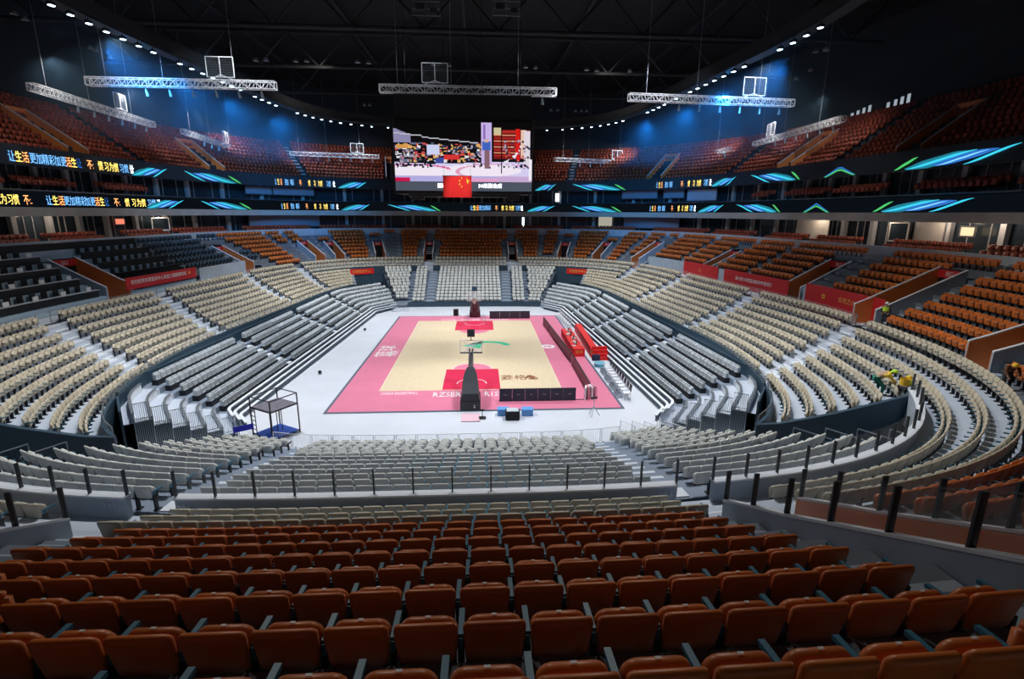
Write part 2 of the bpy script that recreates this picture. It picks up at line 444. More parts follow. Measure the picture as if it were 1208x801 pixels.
for k, (d, z) in enumerate(ORANGE):
    add_row('orange', d, z, lambda P: ~m_walk(P, k) & ~m_vip(P) & ~m_blue(P) & ~((P[:, 1] < -45) & (abs(P[:, 0]) > 30)), PITS+OA, 'orange', k)
    if k > 1: add_row('blue', d, z, m_blue, PITS+OA, 'blue', k, .8)
UC = []
for j in range(26):
    i = int(NB*(j+.35)/26); p, q = rad(i, 12, 27); UC.append(Cut(p, q, .55 if j % 2 else 1.6, 'aisle' if j % 2 else 'pit'))
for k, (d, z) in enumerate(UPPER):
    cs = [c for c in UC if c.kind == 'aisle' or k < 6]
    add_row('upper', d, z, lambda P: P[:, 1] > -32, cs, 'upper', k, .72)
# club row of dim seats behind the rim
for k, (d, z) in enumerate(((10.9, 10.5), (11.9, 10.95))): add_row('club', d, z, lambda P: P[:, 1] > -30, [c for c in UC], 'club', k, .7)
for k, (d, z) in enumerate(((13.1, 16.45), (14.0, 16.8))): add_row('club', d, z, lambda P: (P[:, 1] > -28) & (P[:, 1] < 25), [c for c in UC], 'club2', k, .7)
# side retractable stands: grey seats on rows parallel to the court
SIDE_CUTS = [Cut((s_*14, y), (s_*23, y), .5) for s_ in (-1, 1) for y in (-7.5, 5.5)]+[Cut((s_*13, 15.6), (s_*22, 18.4), .5) for s_ in (-1, 1)]
for sx in (-1, 1):
    for k, (o, z) in enumerate(SIDE):
        P, N = side_curve(sx, o)
        for r in srun(P, -19.3, SEND[k], SIDE_CUTS):
            Q = P[r]; L = np.r_[0, np.cumsum(np.linalg.norm(np.diff(Q, axis=0), axis=1))]; n = int(L[-1]/.6)
            for u in (L[-1]-n*.6)/2+.6*(np.arange(n)+.5):
                x, y, nx, ny = [np.interp(u, L, A_) for A_ in (Q[:, 0], Q[:, 1], N[r][:, 0], N[r][:, 1])]
                b = 1+int(y > -7.5)+int(y > 5.5)+int(y > 17)
                SEATS.append(['grey', x+BX, y, z, math.atan2(nx, -ny), 'side', k, ('side', int(math.copysign(b, x)))])

# seat templates (local: sitter faces +y, origin on the tread under the backrest)
def slab_seat(wd, z0, z1, y0, y1, th, r=.09, arch=.02, n=5):
    """rounded upright slab, leaning from y0 (bottom) to y1 (top)"""
    out = []
    for i in range(n):
        a = PI/2*i/(n-1); out.append((wd/2-r+r*math.sin(a), z1-r+r*math.cos(a)))
    out = [(-x, z) for x, z in out[::-1]]+out
    out = [(-wd/2+.02, z0+.03), ]+out+[(wd/2-.02, z0+.03), (wd/2-.10, z0), (-wd/2+.10, z0)]
    out = [(x, z+arch*(1-(2*x/wd)**2) if z > (z0+z1)/2 else z) for x, z in out]
    def Yc(x, z): return y0+(y1-y0)*(z-z0)/(z1-z0)-.035*(1-(2*x/wd)**2)
    mb = MB(); N = len(out); cx, cz = 0, (z0+z1)/2
    rings = [(.90, -th/2), (1.0, -th/4), (1.0, th/4), (.90, th/2)]
    for s, dy in rings:
        for x, z in out: mb.v.append((cx+(x-cx)*s, Yc(x*s, z)+dy, cz+(z-cz)*(1-(1-s)*wd/(z1-z0)*.9)))
    for k in range(3):
        for i in range(N):
            mb.f.append((k*N+i, k*N+(i+1) % N, (k+1)*N+(i+1) % N, (k+1)*N+i))
    mb.f.append(tuple(range(N-1, -1, -1))); mb.f.append(tuple(range(3*N, 4*N)))
    return mb
def seat_parts(kind, m):
    b = slab_seat(.605, .46, .975, 0, -.09, .085, .07, .014)
    s = slab_seat(.575, .40, .81, .11, .15, .11, .12, .045)
    a = MB()
    a.box((.3275, .19, .715), (.058, .38, .045), rx=-.08); a.box((.327, .02, .58), (.04, .10, .30))
    g = MB(); g.box((.327, .02, .30), (.06, .14, .60)); g.box((.327, .05, .02), (.16, .22, .04)); g.box((0, .02, .42), (.56, .05, .05))
    return [('backrest', b, m, 1), ('folded_seat', s, m, 1), ('armrest', a, m_arm, 0), ('bracket', g, m_dark, 0)]
def grey_parts():
    b = MB(); b.box((0, -.02, .60), (.53, .10, .46), rx=.06); b.box((0, -.035, .85), (.50, .07, .05), rx=.06)
    s = MB(); s.box((0, .10, .55), (.53, .10, .40)); s.box((0, .12, .37), (.40, .14, .05))
    g = MB(); g.box((0, .06, .19), (.60, .44, .38))  # under-structure enlarged into a dark block, standing for shade between rows
    return [('backrest', b, m_grey, 0), ('folded_seat', s, m_grey, 0), ('bracket', g, m_dark, 0)]
def low_parts(m, arm=True):
    b = MB(); w_, t = .29, .03
    v = [(-w_+.03, .03, .44), (w_-.03, .03, .44), (w_, -.02, .60), (w_, -.08, .92), (w_-.06, -.09, .97), (-w_+.06, -.09, .97), (-w_, -.08, .92), (-w_, -.02, .60)]
    b.v = [(x, y-t, z) for x, y, z in v]+[(x, y+t, z) for x, y, z in v]
    b.f = [tuple(range(8)), tuple(range(15, 7, -1))]+[(i+8, (i+1) % 8+8, (i+1) % 8, i) for i in range(8)]
    s = MB(); s.box((0, .15, .64), (.50, .09, .46)); s.box((0, .15, .90), (.38, .08, .08))
    g = MB(); g.box((.327, .14, .66), (.07, .42, .05)); g.box((.327, .0, .34), (.06, .10, .62))
    return [(b, m), (s, m), (g, m_dark)]
KMAT = {'orange': m_orange, 'cream': m_cream, 'pale': m_light, 'grey': m_grey, 'blue': m_blueseat, 'upper': m_orange_dimmed, 'club': m_orange_dimmed}
TNAME = {'orange': 'orange_stadium_chair', 'cream': 'cream_stadium_chair', 'pale': 'pale_stand_chair', 'grey': 'padded_stand_chair'}
KNAME = {'orange': 'orange folding', 'cream': 'cream folding', 'pale': 'white-lit cream folding', 'grey': 'grey padded'}

A = np.array([s[1:4] for s in SEATS]); PR = proj(A+[0, 0, .97])
vis = (PR[:, 2] > .6) & (PR[:, 0] > -30) & (PR[:, 0] < 1238) & (PR[:, 1] < 850) & (PR[:, 1] > 60)
SEL = {}
for kind in ('orange', 'cream', 'pale', 'grey'):
    ix = [i for i, s in enumerate(SEATS) if s[0] == kind and vis[i]]
    ix.sort(key=lambda i: PR[i, 2]); SEL[kind] = ix[:300]
def block_phrase(kind, s, x, y):
    xp = s[1]-BX
    if kind == 'orange':
        return 'block before the camera' if abs(xp) < 8.7 else ('block beyond the %s grey parapet' % ('right' if xp > 0 else 'left'))
    if kind == 'cream':
        if y > 470 and abs(xp) < 8.7: return 'strip below the orange seats'
        side = 'right' if xp > 0 else 'left'
        if s[6] > 5: return 'strip curving round the %s corner' % side
        return '%s side block above the dark wall' % side
    if kind == 'pale':
        return 'near end stand, '+('middle block' if abs(xp) < 8.6 else ('right wing' if xp > 0 else 'left wing'))
    return ('left' if xp < 0 else 'right')+' side stand, '+ordn(abs(s[7][1]))+' block'
for kind, ix in SEL.items():
    blk = {}
    for i in ix:
        blk.setdefault(block_phrase(kind, SEATS[i], *PR[i, :2]), {}).setdefault(SEATS[i][6], []).append(i)
    parts = grey_parts() if kind == 'grey' else [(a, b, c, d) for a, b, c, d in seat_parts(kind, KMAT[kind])]
    # individual seats share mesh data; every copy gets its own label
    meshes = []
    for nme, mbx, mm, sm in parts:
        me = mbx.mesh(nme); me.materials.append(mm)
        if sm: me.polygons.foreach_set('use_smooth', [True]*len(me.polygons))
        meshes.append((nme, me))
    if kind == 'orange':
        me = MB().box((0, .125, .858), (.05, .025, .010)).mesh('number_plate'); me.materials.append(m_white); meshes.append(('number_plate', me))
    for ph, rows in blk.items():
        order = sorted(rows, key=lambda r: -max(PR[i, 1] for i in rows[r]))
        for rn, r in enumerate(order):
            line = sorted(rows[r], key=lambda i: PR[i, 0])
            for n, i in enumerate(line):
                s = SEATS[i]
                t = thing(TNAME[kind], f"{KNAME[kind]} seat, {ordn(n+1)} from left, {ordn(rn+1)} nearest row, {ph}", 'seat',
                          (s[1], s[2], s[3]), s[4], f"{KNAME[kind]} seats, {ph}")
                for nme, me in meshes:
                    if nme == 'number_plate' and s[6] < 4: continue
                    o = bpy.data.objects.new(nme, me); o.parent = t; COL.objects.link(o)
chosen = set(i for ix in SEL.values() for i in ix)
def bulk(kind, name, label):
    ix = [i for i, s in enumerate(SEATS) if s[0] == kind and i not in chosen]
    if not ix: return
    T = low_parts(KMAT[kind]) if kind != 'grey' else [(p[1], p[2]) for p in grey_parts()]
    V = []; F = []; MI = []; mats = []
    for b, m in T:
        if m not in mats: mats.append(m)
        k = len(V); V += b.v; F += [tuple(q+k for q in f) for f in b.f]; MI += [mats.index(m)]*len(b.f)
    V = np.array(V); ns = len(ix); S = np.array([SEATS[i][1:5] for i in ix])
    c, s_ = np.cos(S[:, 3]), np.sin(S[:, 3])
    X = V[None, :, 0]*c[:, None]-V[None, :, 1]*s_[:, None]+S[:, 0:1]
    Yv = V[None, :, 0]*s_[:, None]+V[None, :, 1]*c[:, None]+S[:, 1:2]
    Z = V[None, :, 2]+S[:, 2:3]
    co = np.stack([X, Yv, Z], -1).reshape(-1, 3)
    lens = np.array([len(f) for f in F]); li = np.concatenate([np.array(f) for f in F])
    me = bpy.data.meshes.new(name); me.vertices.add(len(co)); me.vertices.foreach_set('co', co.ravel())
    LI = (li[None, :]+np.arange(ns)[:, None]*len(V)).ravel(); me.loops.add(len(LI)); me.loops.foreach_set('vertex_index', LI.astype(np.int32))
    LL = np.tile(lens, ns); st = np.r_[0, np.cumsum(LL)[:-1]]
    me.polygons.add(len(LL)); me.polygons.foreach_set('loop_start', st.astype(np.int32))
    me.polygons.foreach_set('material_index', np.tile(np.array(MI, np.int32), ns))
    for m in mats: me.materials.append(m)
    me.update(calc_edges=True); me.validate()
    o = bpy.data.objects.new(name, me); COL.objects.link(o)
    return stuff(o, label, 'seats')
bulk('orange', 'distant_orange_seats', 'rows of orange folding seats around the main tier, beyond the nearest ones')
bulk('cream', 'distant_cream_seats', 'rows of cream folding seats around the lower bowl, beyond the nearest ones')
bulk('pale', 'distant_white_lit_seats', 'white-lit cream folding seats of the two end stands behind the baskets')
bulk('grey', 'distant_grey_seats', 'grey padded seats farther along both side stands')
bulk('blue', 'dark_blue_seats', 'dark blue seats in the left block beside the orange wall')
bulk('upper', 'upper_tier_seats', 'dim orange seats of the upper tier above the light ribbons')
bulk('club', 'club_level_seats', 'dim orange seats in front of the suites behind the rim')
print('SEATS', len(SEATS), {k: sum(1 for s in SEATS if s[0] == k) for k in KMAT})
# ------------------------------------------------------------------ setting shell
mb = MB(); mb.quad((-60, -75, -.02), (60, -75, -.02), (60, 75, -.02), (-60, 75, -.02)); o = mb.build('floor', m_floor); struct(o)
def ringwall(name, d, zb, zt, m, mask=None, th=.2, step=6, y2=None):
    mb = MB(); P = curve(d)
    mk = np.ones(NB, bool) if mask is None else mask(P)
    for r in runs(mk):
        rr = list(r[::step])
        if rr[-1] != r[-1]: rr.append(r[-1])
        mb.wall([(P[i, 0]+BX, P[i, 1]) for i in rr], zb, zt, th)
    return struct(mb.build(name, m))
ringwall('near_gate_wall', -4.2, 3.2, 5.12, m_conc2, lambda P: (P[:, 1] < -29.6) & (abs(P[:, 0]-9.18) > .58) & (abs(P[:, 0]+9.05) > .76), .22)
ringwall('far_gate_wall', -4.2, 2.2, 5.12, m_navy, lambda P: (P[:, 1] > 28.6) & (abs(abs(P[:, 0])-7.6) > .8), .22)
ringwall('near_wall_coping', -4.2, 5.12, 5.18, m_step, lambda P: (P[:, 1] < -29.6) & (abs(P[:, 0]-9.18) > .58) & (abs(P[:, 0]+9.05) > .76), .34)
ringwall('side_inner_wall', -10.75, 0, 3.3, m_navy, m_side, .18)
ringwall('club_rim_wall', 9.45, 9.6, 11.25, m_conc, None, .22)
ringwall('suite_back_wall', 15.0, 10.4, 14.6, m_dglass, None, .2)
ringwall('slab_edge', 11.8, 13.65, 14.55, m_beam, None, .6)
ringwall('upper_suite_wall', 15.6, 16.2, 19.4, m_dglass, None, .2)
ringwall('upper_tier_front', 12.9, 18.7, 20.7, m_wallup, None, .2)
ringwall('wall_upper', 25.2, 26.0, 39.5, m_wallup, None, .4)
mb = MB(); strip(mb, curve(9.45), curve(15.0), 10.45, 10.45, np.r_[np.arange(NB), 0]); struct(mb.build('club_floor', m_conc2))
mb = MB(); strip(mb, curve(11.6), curve(15.6), 16.3, 16.3, np.r_[np.arange(NB), 0]); struct(mb.build('upper_suite_floor', m_conc2))
mb = MB(); strip(mb, curve(11.6), curve(15.1), 14.5, 14.5, np.r_[np.arange(NB), 0]); struct(mb.build('club_ceiling', m_conc2))
mb = MB(); strip(mb, curve(12.9), curve(15.7), 18.9, 18.9, np.r_[np.arange(NB), 0]); struct(mb.build('upper_suite_ceiling', m_conc2))
mb = MB(); mb.quad((-62, -76, 39.5), (-62, 76, 39.5), (62, 76, 39.5), (62, -76, 39.5)); struct(mb.build('ceiling', m_roof))
# end walls closing the near corners of the side blocks
for sg in (-1, 1):
    pts = []; zb = []; zt = []
    for d, z in [(-10.75, 2.5)]+CREAM[:6]+[(-4.2, 4.3)]:
        P = curve(d); c = [i for i in range(NB) if P[i, 0]*sg > 8 and P[i, 1] < 0]
        i = min(c, key=lambda i: abs(P[i, 1]+29.5)); pts.append((P[i, 0]+BX, P[i, 1])); zb.append(0); zt.append(z+.85 if d > -10 else 3.3)
    mb = MB(); mb.wall(pts, zb, zt, .22); struct(mb.build('tunnel_wall', m_navy))
# ------------------------------------------------------------------ aisles: steps on every stair
UNIT = MB().box((0, 0, 0), (1, 1, 1)).mesh('step'); UNIT.materials.append(m_step)
UNIT2 = MB().box((0, 0, 0), (1, 1, 1)).mesh('step'); UNIT2.materials.append(m_ostep)
def aisle_steps(cut, rows, depth_pitch, unit=None):
    root = None; z0 = None
    for d, z in rows:
        P = curve(d-depth_pitch*.5+.17); h = cut.hit(P, d, 3)
        if not h.any() : z0 = z; continue
        i = np.where(h)[0]; i = i[len(i)//2]
        if np.linalg.norm(P[i]-(cut.p+cut.q)/2) > cut.L*.5+3: z0 = z; continue
        n = BNRM[i]; rz = math.atan2(n[0], -n[1]); zz = z0 if z0 is not None else z-.3
        if root is None:
            root = bpy.data.objects.new('aisle_stair', None); COL.objects.link(root); root['kind'] = 'structure'; root.empty_display_size = .2
        for dd, zc, dep in ((depth_pitch*.5-.02, (zz+z)/2, .36), (-depth_pitch*.10, z+.02, depth_pitch*.62)):
            o = bpy.data.objects.new('step', unit or UNIT); COL.objects.link(o); o.parent = root
            q = P[i]-n*dd; o.location = (q[0]+BX, q[1], zc-.05); o.rotation_euler = (0, 0, rz)
            o.scale = (cut.hw*2-.14, dep, .14)
        z0 = z
for c in A_L+A_R: aisle_steps(c, CREAM, 1.05)
for c in [NEARC[0], NEARC[1]]+FARC: aisle_steps(c, CREAM[6:], 1.1)
for c in TCUTS: aisle_steps(c, TELE[::-1], 1.0, UNIT if c.p[1] < 0 else UNIT2)
for c in OA: aisle_steps(c, [(d, z) for k, (d, z) in enumerate(ORANGE) if not (m_walk(np.array([(c.p+c.q)/2]), k)[0] or m_vip(np.array([(c.p+c.q)/2]))[0])], 1.1, UNIT2)
for c in SIDE_CUTS:
    sx = 1 if c.p[0] > 0 else -1
    root = bpy.data.objects.new('aisle_stair', None); COL.objects.link(root); root['kind'] = 'structure'
    for k, (o_, z) in enumerate(SIDE):
        P, N = side_curve(sx, o_+.45); h = np.where(c.hit(P, 0, 1))[0]
        if not len(h): continue
        i = h[len(h)//2]
        for dd, zc, dep in ((.42, z-.2, .34), (-.15, z+.02, .5)):
            s_ = bpy.data.objects.new('step', UNIT); COL.objects.link(s_); s_.parent = root
            s_.location = (P[i, 0]-N[i, 0]*dd+BX, P[i, 1]-N[i, 1]*dd, zc-.03); s_.rotation_euler = (0, 0, math.atan2(N[i, 0], -N[i, 1])); s_.scale = (.86, dep, .14)
for c in UC:
    if c.kind == 'aisle' and c.p[1] > -32: aisle_steps(c, UPPER, 1.0, UNIT2)

# ------------------------------------------------------------------ passages cut into the orange tier
def oz(d): return 5.95+.59*max(0, d-.1)/1.17
for pi, c in enumerate(PITS):
    root = bpy.data.objects.new('passage', None); COL.objects.link(root); root['kind'] = 'structure'
    p, q = c.p, c.q; nn = c.n; base = 4.3 if p[1] < -38 and abs(p[0]) < 12 else 5.4
    near = base < 5
    dist0 = 0 if not near else -2.0
    for sg in (-1, 1):
        a = p+nn*sg*c.hw; b = q+nn*sg*c.hw
        N_ = 6; pts = [a+(b-a)*t/N_ for t in range(N_+1)]
        ds = [dist0+c.L*t/N_ for t in range(N_+1)]
        zt = [(oz(dd) if dd > 0 else 5.95+.48*dd)+(1.0 if near else 1.15) for dd in ds]
        W = [(x[0]+BX, x[1]) for x in pts]
        mb = MB(); mb.wall(W, base, zt, .16); mb.build('parapet', m_conc2, root)
        ins = nn*(-sg)*.10; W2 = [(x[0]+BX+ins[0], x[1]+ins[1]) for x in pts]
        mb = MB(); mb.wall(W2, base+.02, [z_-.05 for z_ in zt], .05); mb.build('orange_panel', m_panel, root)
        mb = MB()
        for k in range(N_):
            u, v = W[k], W[k+1]; mb.wall([u, v], [zt[k]-.02, zt[k+1]-.02], [zt[k]+.05, zt[k+1]+.05], .2)
        mb.build('coping', m_step, root)
    e0, e1 = q-nn*c.hw, q+nn*c.hw; top = oz(c.L+dist0)+1.1
    mb = MB(); mb.wall([(e0[0]+BX, e0[1]), (e1[0]+BX, e1[1])], base, top, .15); mb.build('end_wall', m_black, root)
    m2 = q-c.v*.14; ht = .55
    s0, s1 = m2-nn*(c.hw-.1), m2+nn*(c.hw-.1)
    mb = MB(); mb.wall([(s0[0]+BX, s0[1]), (s1[0]+BX, s1[1])], top-.75, top-.1, .06); sg_ = mb.build('sign_board', m_red, root)
    ang = math.atan2(-c.v[0], c.v[1])
    text('出口', .42, m_whitetext, sg_, (m2[0]-c.v[0]*.05+BX, m2[1]-c.v[1]*.05, top-.42), (PI/2, 0, ang))
    fl = MB(); A_, B_ = p-nn*c.hw, p+nn*c.hw
    fl.quad((A_[0]+BX, A_[1], base+.05), (B_[0]+BX, B_[1], base+.05), (e1[0]+BX, e1[1], base+.05), (e0[0]+BX, e0[1], base+.05)); fl.build('passage_floor', m_step, root)

# ------------------------------------------------------------------ railings with glass
def railing(name, label, pts, z, h, post_m, glass=True, rail_m=None, pw=.07, zs=None, hw_=.05):
    root = thing(name, label, 'railing', (pts[0][0], pts[0][1], z if zs is None else zs[0]))
    o0 = Vector((pts[0][0], pts[0][1], z if zs is None else zs[0]))
    zs = zs or [z]*len(pts)
    for k, p in enumerate(pts):
        t = pts[min(k+1, len(pts)-1)]; t0 = pts[max(k-1, 0)]; a = math.atan2(t[1]-t0[1], t[0]-t0[0])
        mb = MB(); mb.box((p[0]-o0.x, p[1]-o0.y, zs[k]-o0.z+h/2), (pw*.6, pw*1.6, h), rz=a); mb.build('post', post_m, root)
        if k < len(pts)-1:
            q = pts[k+1]; A_, B_ = Vector((p[0], p[1], zs[k]))-o0, Vector((q[0], q[1], zs[k+1]))-o0
            if glass:
                mb = MB(); mb.wall([(A_.x, A_.y), (B_.x, B_.y)], [A_.z+.06, B_.z+.06], [A_.z+h-.05, B_.z+h-.05], .015); mb.build('glass_pane', m_glass, root)
            mb = MB(); mb.tube(A_+Vector((0, 0, h)), B_+Vector((0, 0, h)), hw_*.5, 5); mb.build('handrail', rail_m or post_m, root)
    return root
def ring_pts(d, cond, sp):
    P = curve(d); out = []
    for r in runs(cond(P)):
        Q = P[r]; L = np.r_[0, np.cumsum(np.linalg.norm(np.diff(Q, axis=0), axis=1))]; n = max(1, int(round(L[-1]/sp)))
        u = np.linspace(0, L[-1], n+1); out.append([(float(np.interp(t, L, Q[:, 0]))+BX, float(np.interp(t, L, Q[:, 1]))) for t in u])
    return out
for pts in ring_pts(-4.2, lambda P: (P[:, 1] < -29.6) & (abs(P[:, 0]-9.18) > .62) & (abs(P[:, 0]+9.05) > .8), 1.25):
    xm = sum(p[0] for p in pts)/len(pts)
    railing('glass_railing', 'glass railing with dark posts on the %s wall' % ('left curved' if xm < -9 else ('right curved' if xm > 9 else 'straight middle')), pts, 5.18, .9, m_post, rail_m=m_glass, hw_=.03)
for pts in ring_pts(-4.2, lambda P: (P[:, 1] > 28.6) & (abs(abs(P[:, 0])-7.6) > .85), 1.5):
    xm = sum(p[0] for p in pts)/len(pts)
    railing('rail', 'thin pale railing above the far %s' % ('left tunnel' if xm < -9 else ('right tunnel' if xm > 7 else 'end stand')), pts, 5.12, .9, m_rail, True, pw=.05)
for i, pts in enumerate(ring_pts(-10.75, m_side, 1.3)):
    xm = sum(p[0] for p in pts)/len(pts)
    railing('side_rail', 'low pale railing along the front of the %s cream block' % ('left' if xm < 0 else 'right'), pts, 3.3, .45, m_rail, True, pw=.04)
def mwk(P): return m_walk(P, 0)
for pts in ring_pts(-.8, mwk, 1.4):
    xm = sum(p[0] for p in pts)/len(pts)
    railing('walkway_railing', 'glass and steel railing along the %s walkway' % ('left' if xm < 0 else 'right'), pts, 5.55, .95, m_rail, True, pw=.05)
# tall posts and glass on the parapets of the near passages
for pi in (0, 1):
    c = PITS[pi]
    for sg in (-1, 1):
        a = c.p+c.n*sg*c.hw; b = c.q+c.n*sg*c.hw; n = 6
        pts = [tuple(a+(b-a)*t/n+np.array([BX, 0])) for t in range(n+1)]
        ds = [-2.0+c.L*t/n for t in range(n+1)]; zs = [(oz(dd) if dd > 0 else 5.95+.48*dd)+1.02 for dd in ds]
        side = 'right' if pi == 0 else 'left'; inner = (pts[0][0] > c.p[0]+BX) == (pi == 1)
        railing('parapet_railing', 'sloping glass railing, %s side of the %s grey parapet passage' % ('inner' if inner else 'outer', side), pts, 0, .95, m_post, True, pw=.08, zs=zs, rail_m=m_glass, hw_=.03)
# numbers on the near gate walls
def ringtext(body, size, m, idx, d, z, parent, name='lettering', sx=1):
    P = BP[idx]+BNRM[idx]*d; n = BNRM[idx]
    return text(body, size, m, parent, (P[0]+BX, P[1], z), (PI/2, 0, math.atan2(-n[0], n[1])), name, sx=sx)
def idx_at_px(px, d, z, far=True):
    P = curve(d); q = proj(np.c_[P[:, 0]+BX, P[:, 1], np.full(NB, z)])
    ok = (q[:, 2] > 3); e = np.where(ok, abs(q[:, 0]-px), 1e9)
    return int(np.argmin(e))
for body, px in (('207', 137), ('206', 225), ('206', 782), ('205', 853)):
    P = curve(-4.33); q = proj(np.c_[P[:, 0]+BX, P[:, 1], np.full(NB, 4.8)]); e = np.where((q[:, 2] > 3) & (P[:, 1] < -20), abs(q[:, 0]-px), 1e9); i = int(np.argmin(e))
    n = BNRM[i]; P_ = BP[i]+n*-4.05
    o = text(body, .34, m_rail, None, (P_[0]+BX, P_[1], 4.82), (PI/2, 0, math.atan2(n[0], -n[1])), 'section_number')
    tag(o, 'section number %s on the grey wall %s' % (body, 'left of the left gate' if px < 160 else 'right of the left gate' if px < 300 else 'left of the right gate' if px < 800 else 'right of the right gate'), 'sign')
# red banner walls along the right walkway; grey wall elsewhere
P16 = curve(1.3)
mk = m_walk(curve(0), 0) & ~blocked(curve(1.5), 1.5, PITS) & ~m_vip(BP)
for r in runs(mk):
    pts = [(P16[i, 0]+BX, P16[i, 1]) for i in r[::5]]
    mb = MB(); mb.wall(pts, 5.5, 7.45, .15); struct(mb.build('walkway_wall', m_conc2))
def banner_on_ring(px0, px1, d, zb, zt, label, texts, name='red_banner'):
    P = curve(d); q = proj(np.c_[P[:, 0]+BX, P[:, 1], np.full(NB, zb)])
    e = np.where((q[:, 2] > 10) & (P[:, 1] < 38) & (P[:, 1] > -22), 0, 1e9)
    i0, i1 = int(np.argmin(abs(q[:, 0]-px0)+e)), int(np.argmin(abs(q[:, 0]-px1)+e))
    lo, hi = min(i0, i1), max(i0, i1); idx = list(range(lo, hi+1, 5))+[hi]
    c0 = P[(lo+hi)//2]; root = thing(name, label, 'banner', (c0[0]+BX, c0[1], zb))
    mb = MB(); mb.wall([(P[i, 0]-c0[0], P[i, 1]-c0[1]) for i in idx], 0, zt-zb, .05); mb.build('cloth', m_red, root)
    for fr, body, size, m in texts:
        j = int(lo+(hi-lo)*(fr if px1 > px0 and P[lo, 0] < 0 else 1-fr)); n = BNRM[j]; a = P[j]-n*.05-c0
        text(body, size, m, root, (a[0], a[1], (zt-zb)*.55), (PI/2, 0, math.atan2(-n[0], n[1])))
    return root
banner_on_ring(948, 1040, 1.15, 5.62, 7.7, 'red banner wall between orange passages, beside the standing guard', [(.55, '东莞之心', .55, m_goldtext), (.25, '✿', .7, m_goldtext)])
banner_on_ring(853, 928, 1.15, 5.62, 7.6, 'long red banner with white lettering left of the tall orange wall', [(.5, '凝心聚力共筑篮球城市梦想同行', .5, m_whitetext)])
banner_on_ring(806, 846, 1.15, 5.62, 7.6, 'small red banner with gold emblem farthest along right walkway', [(.5, '心', .7, m_goldtext)])
banner_on_ring(150, 232, 1.1, 6.5, 7.7, 'long red banner with white lettering along left walkway', [(.12, '★', .6, m_goldtext), (.56, '热烈祝贺东莞篮球中心改造工程圆满完成', .48, m_whitetext)])
# red signs over the two far tunnels
for sg, px in ((-1, 427), (1, 682)):
    P = curve(-4.45); q = proj(np.c_[P[:, 0]+BX, P[:, 1], np.full(NB, 4.3)]); e = np.where(P[:, 1] > 28, 0, 1e9); i = int(np.argmin(abs(q[:, 0]-px)+e))
    n = BNRM[i]; L = 2.3; c0 = P[i]; tg = np.array([-n[1], n[0]])
    root = thing('tunnel_sign', 'red sign over the %s far tunnel opening' % ('left' if sg < 0 else 'right'), 'sign', (c0[0]+BX, c0[1], 3.85))
    mb = MB(); mb.wall([tuple(-tg*L), tuple(tg*L)], 0, .95, .08); mb.build('board', m_redtab, root)
    text('东莞篮球中心', .55, m_goldtext, root, (-n[0]*.06, -n[1]*.06, .48), (PI/2, 0, math.atan2(-n[0], n[1])))

# ------------------------------------------------------------------ skirts of the end stands and side stands
for sg in (-1, 1):                          # front kick wall
    for r in runs(m_tele(curve(-17.7)) & (curve(-17.7)[:, 1]*sg > 0)):
        P = curve(-17.75); pts = [(P[i, 0]+BX, P[i, 1]) for i in r[::5]]+[(P[r[-1], 0]+BX, P[r[-1], 1])]
        if sg > 0: mb = MB(); mb.wall(pts, 0, .75, .1); struct(mb.build('stand_front', m_navy))
    for sx in (-1, 1):                      # stepped end walls
        if sg < 0: continue
        pts = []; zt = []
        for d, z in [(-17.7, .4)]+TELE[::-1]:
            P = curve(d); r = np.where((P[:, 1] > 20) & (P[:, 0]*sx > 0) & m_tele(P))[0]
            i = max(r, key=lambda i: abs(P[i, 0])); pts.append((P[i, 0]+BX+sx*.12, P[i, 1])); zt.append(z+.15)
        mb = MB(); mb.wall(pts, 0, zt, .08); struct(mb.build('stand_side', m_navy))
        rp = [p for p in pts[::2]]; railing('stand_rail', 'thin rail climbing the %s edge of the far end stand' % ('left' if sx < 0 else 'right'), rp, 0, .8, m_post, False, pw=.04, zs=zt[::2])
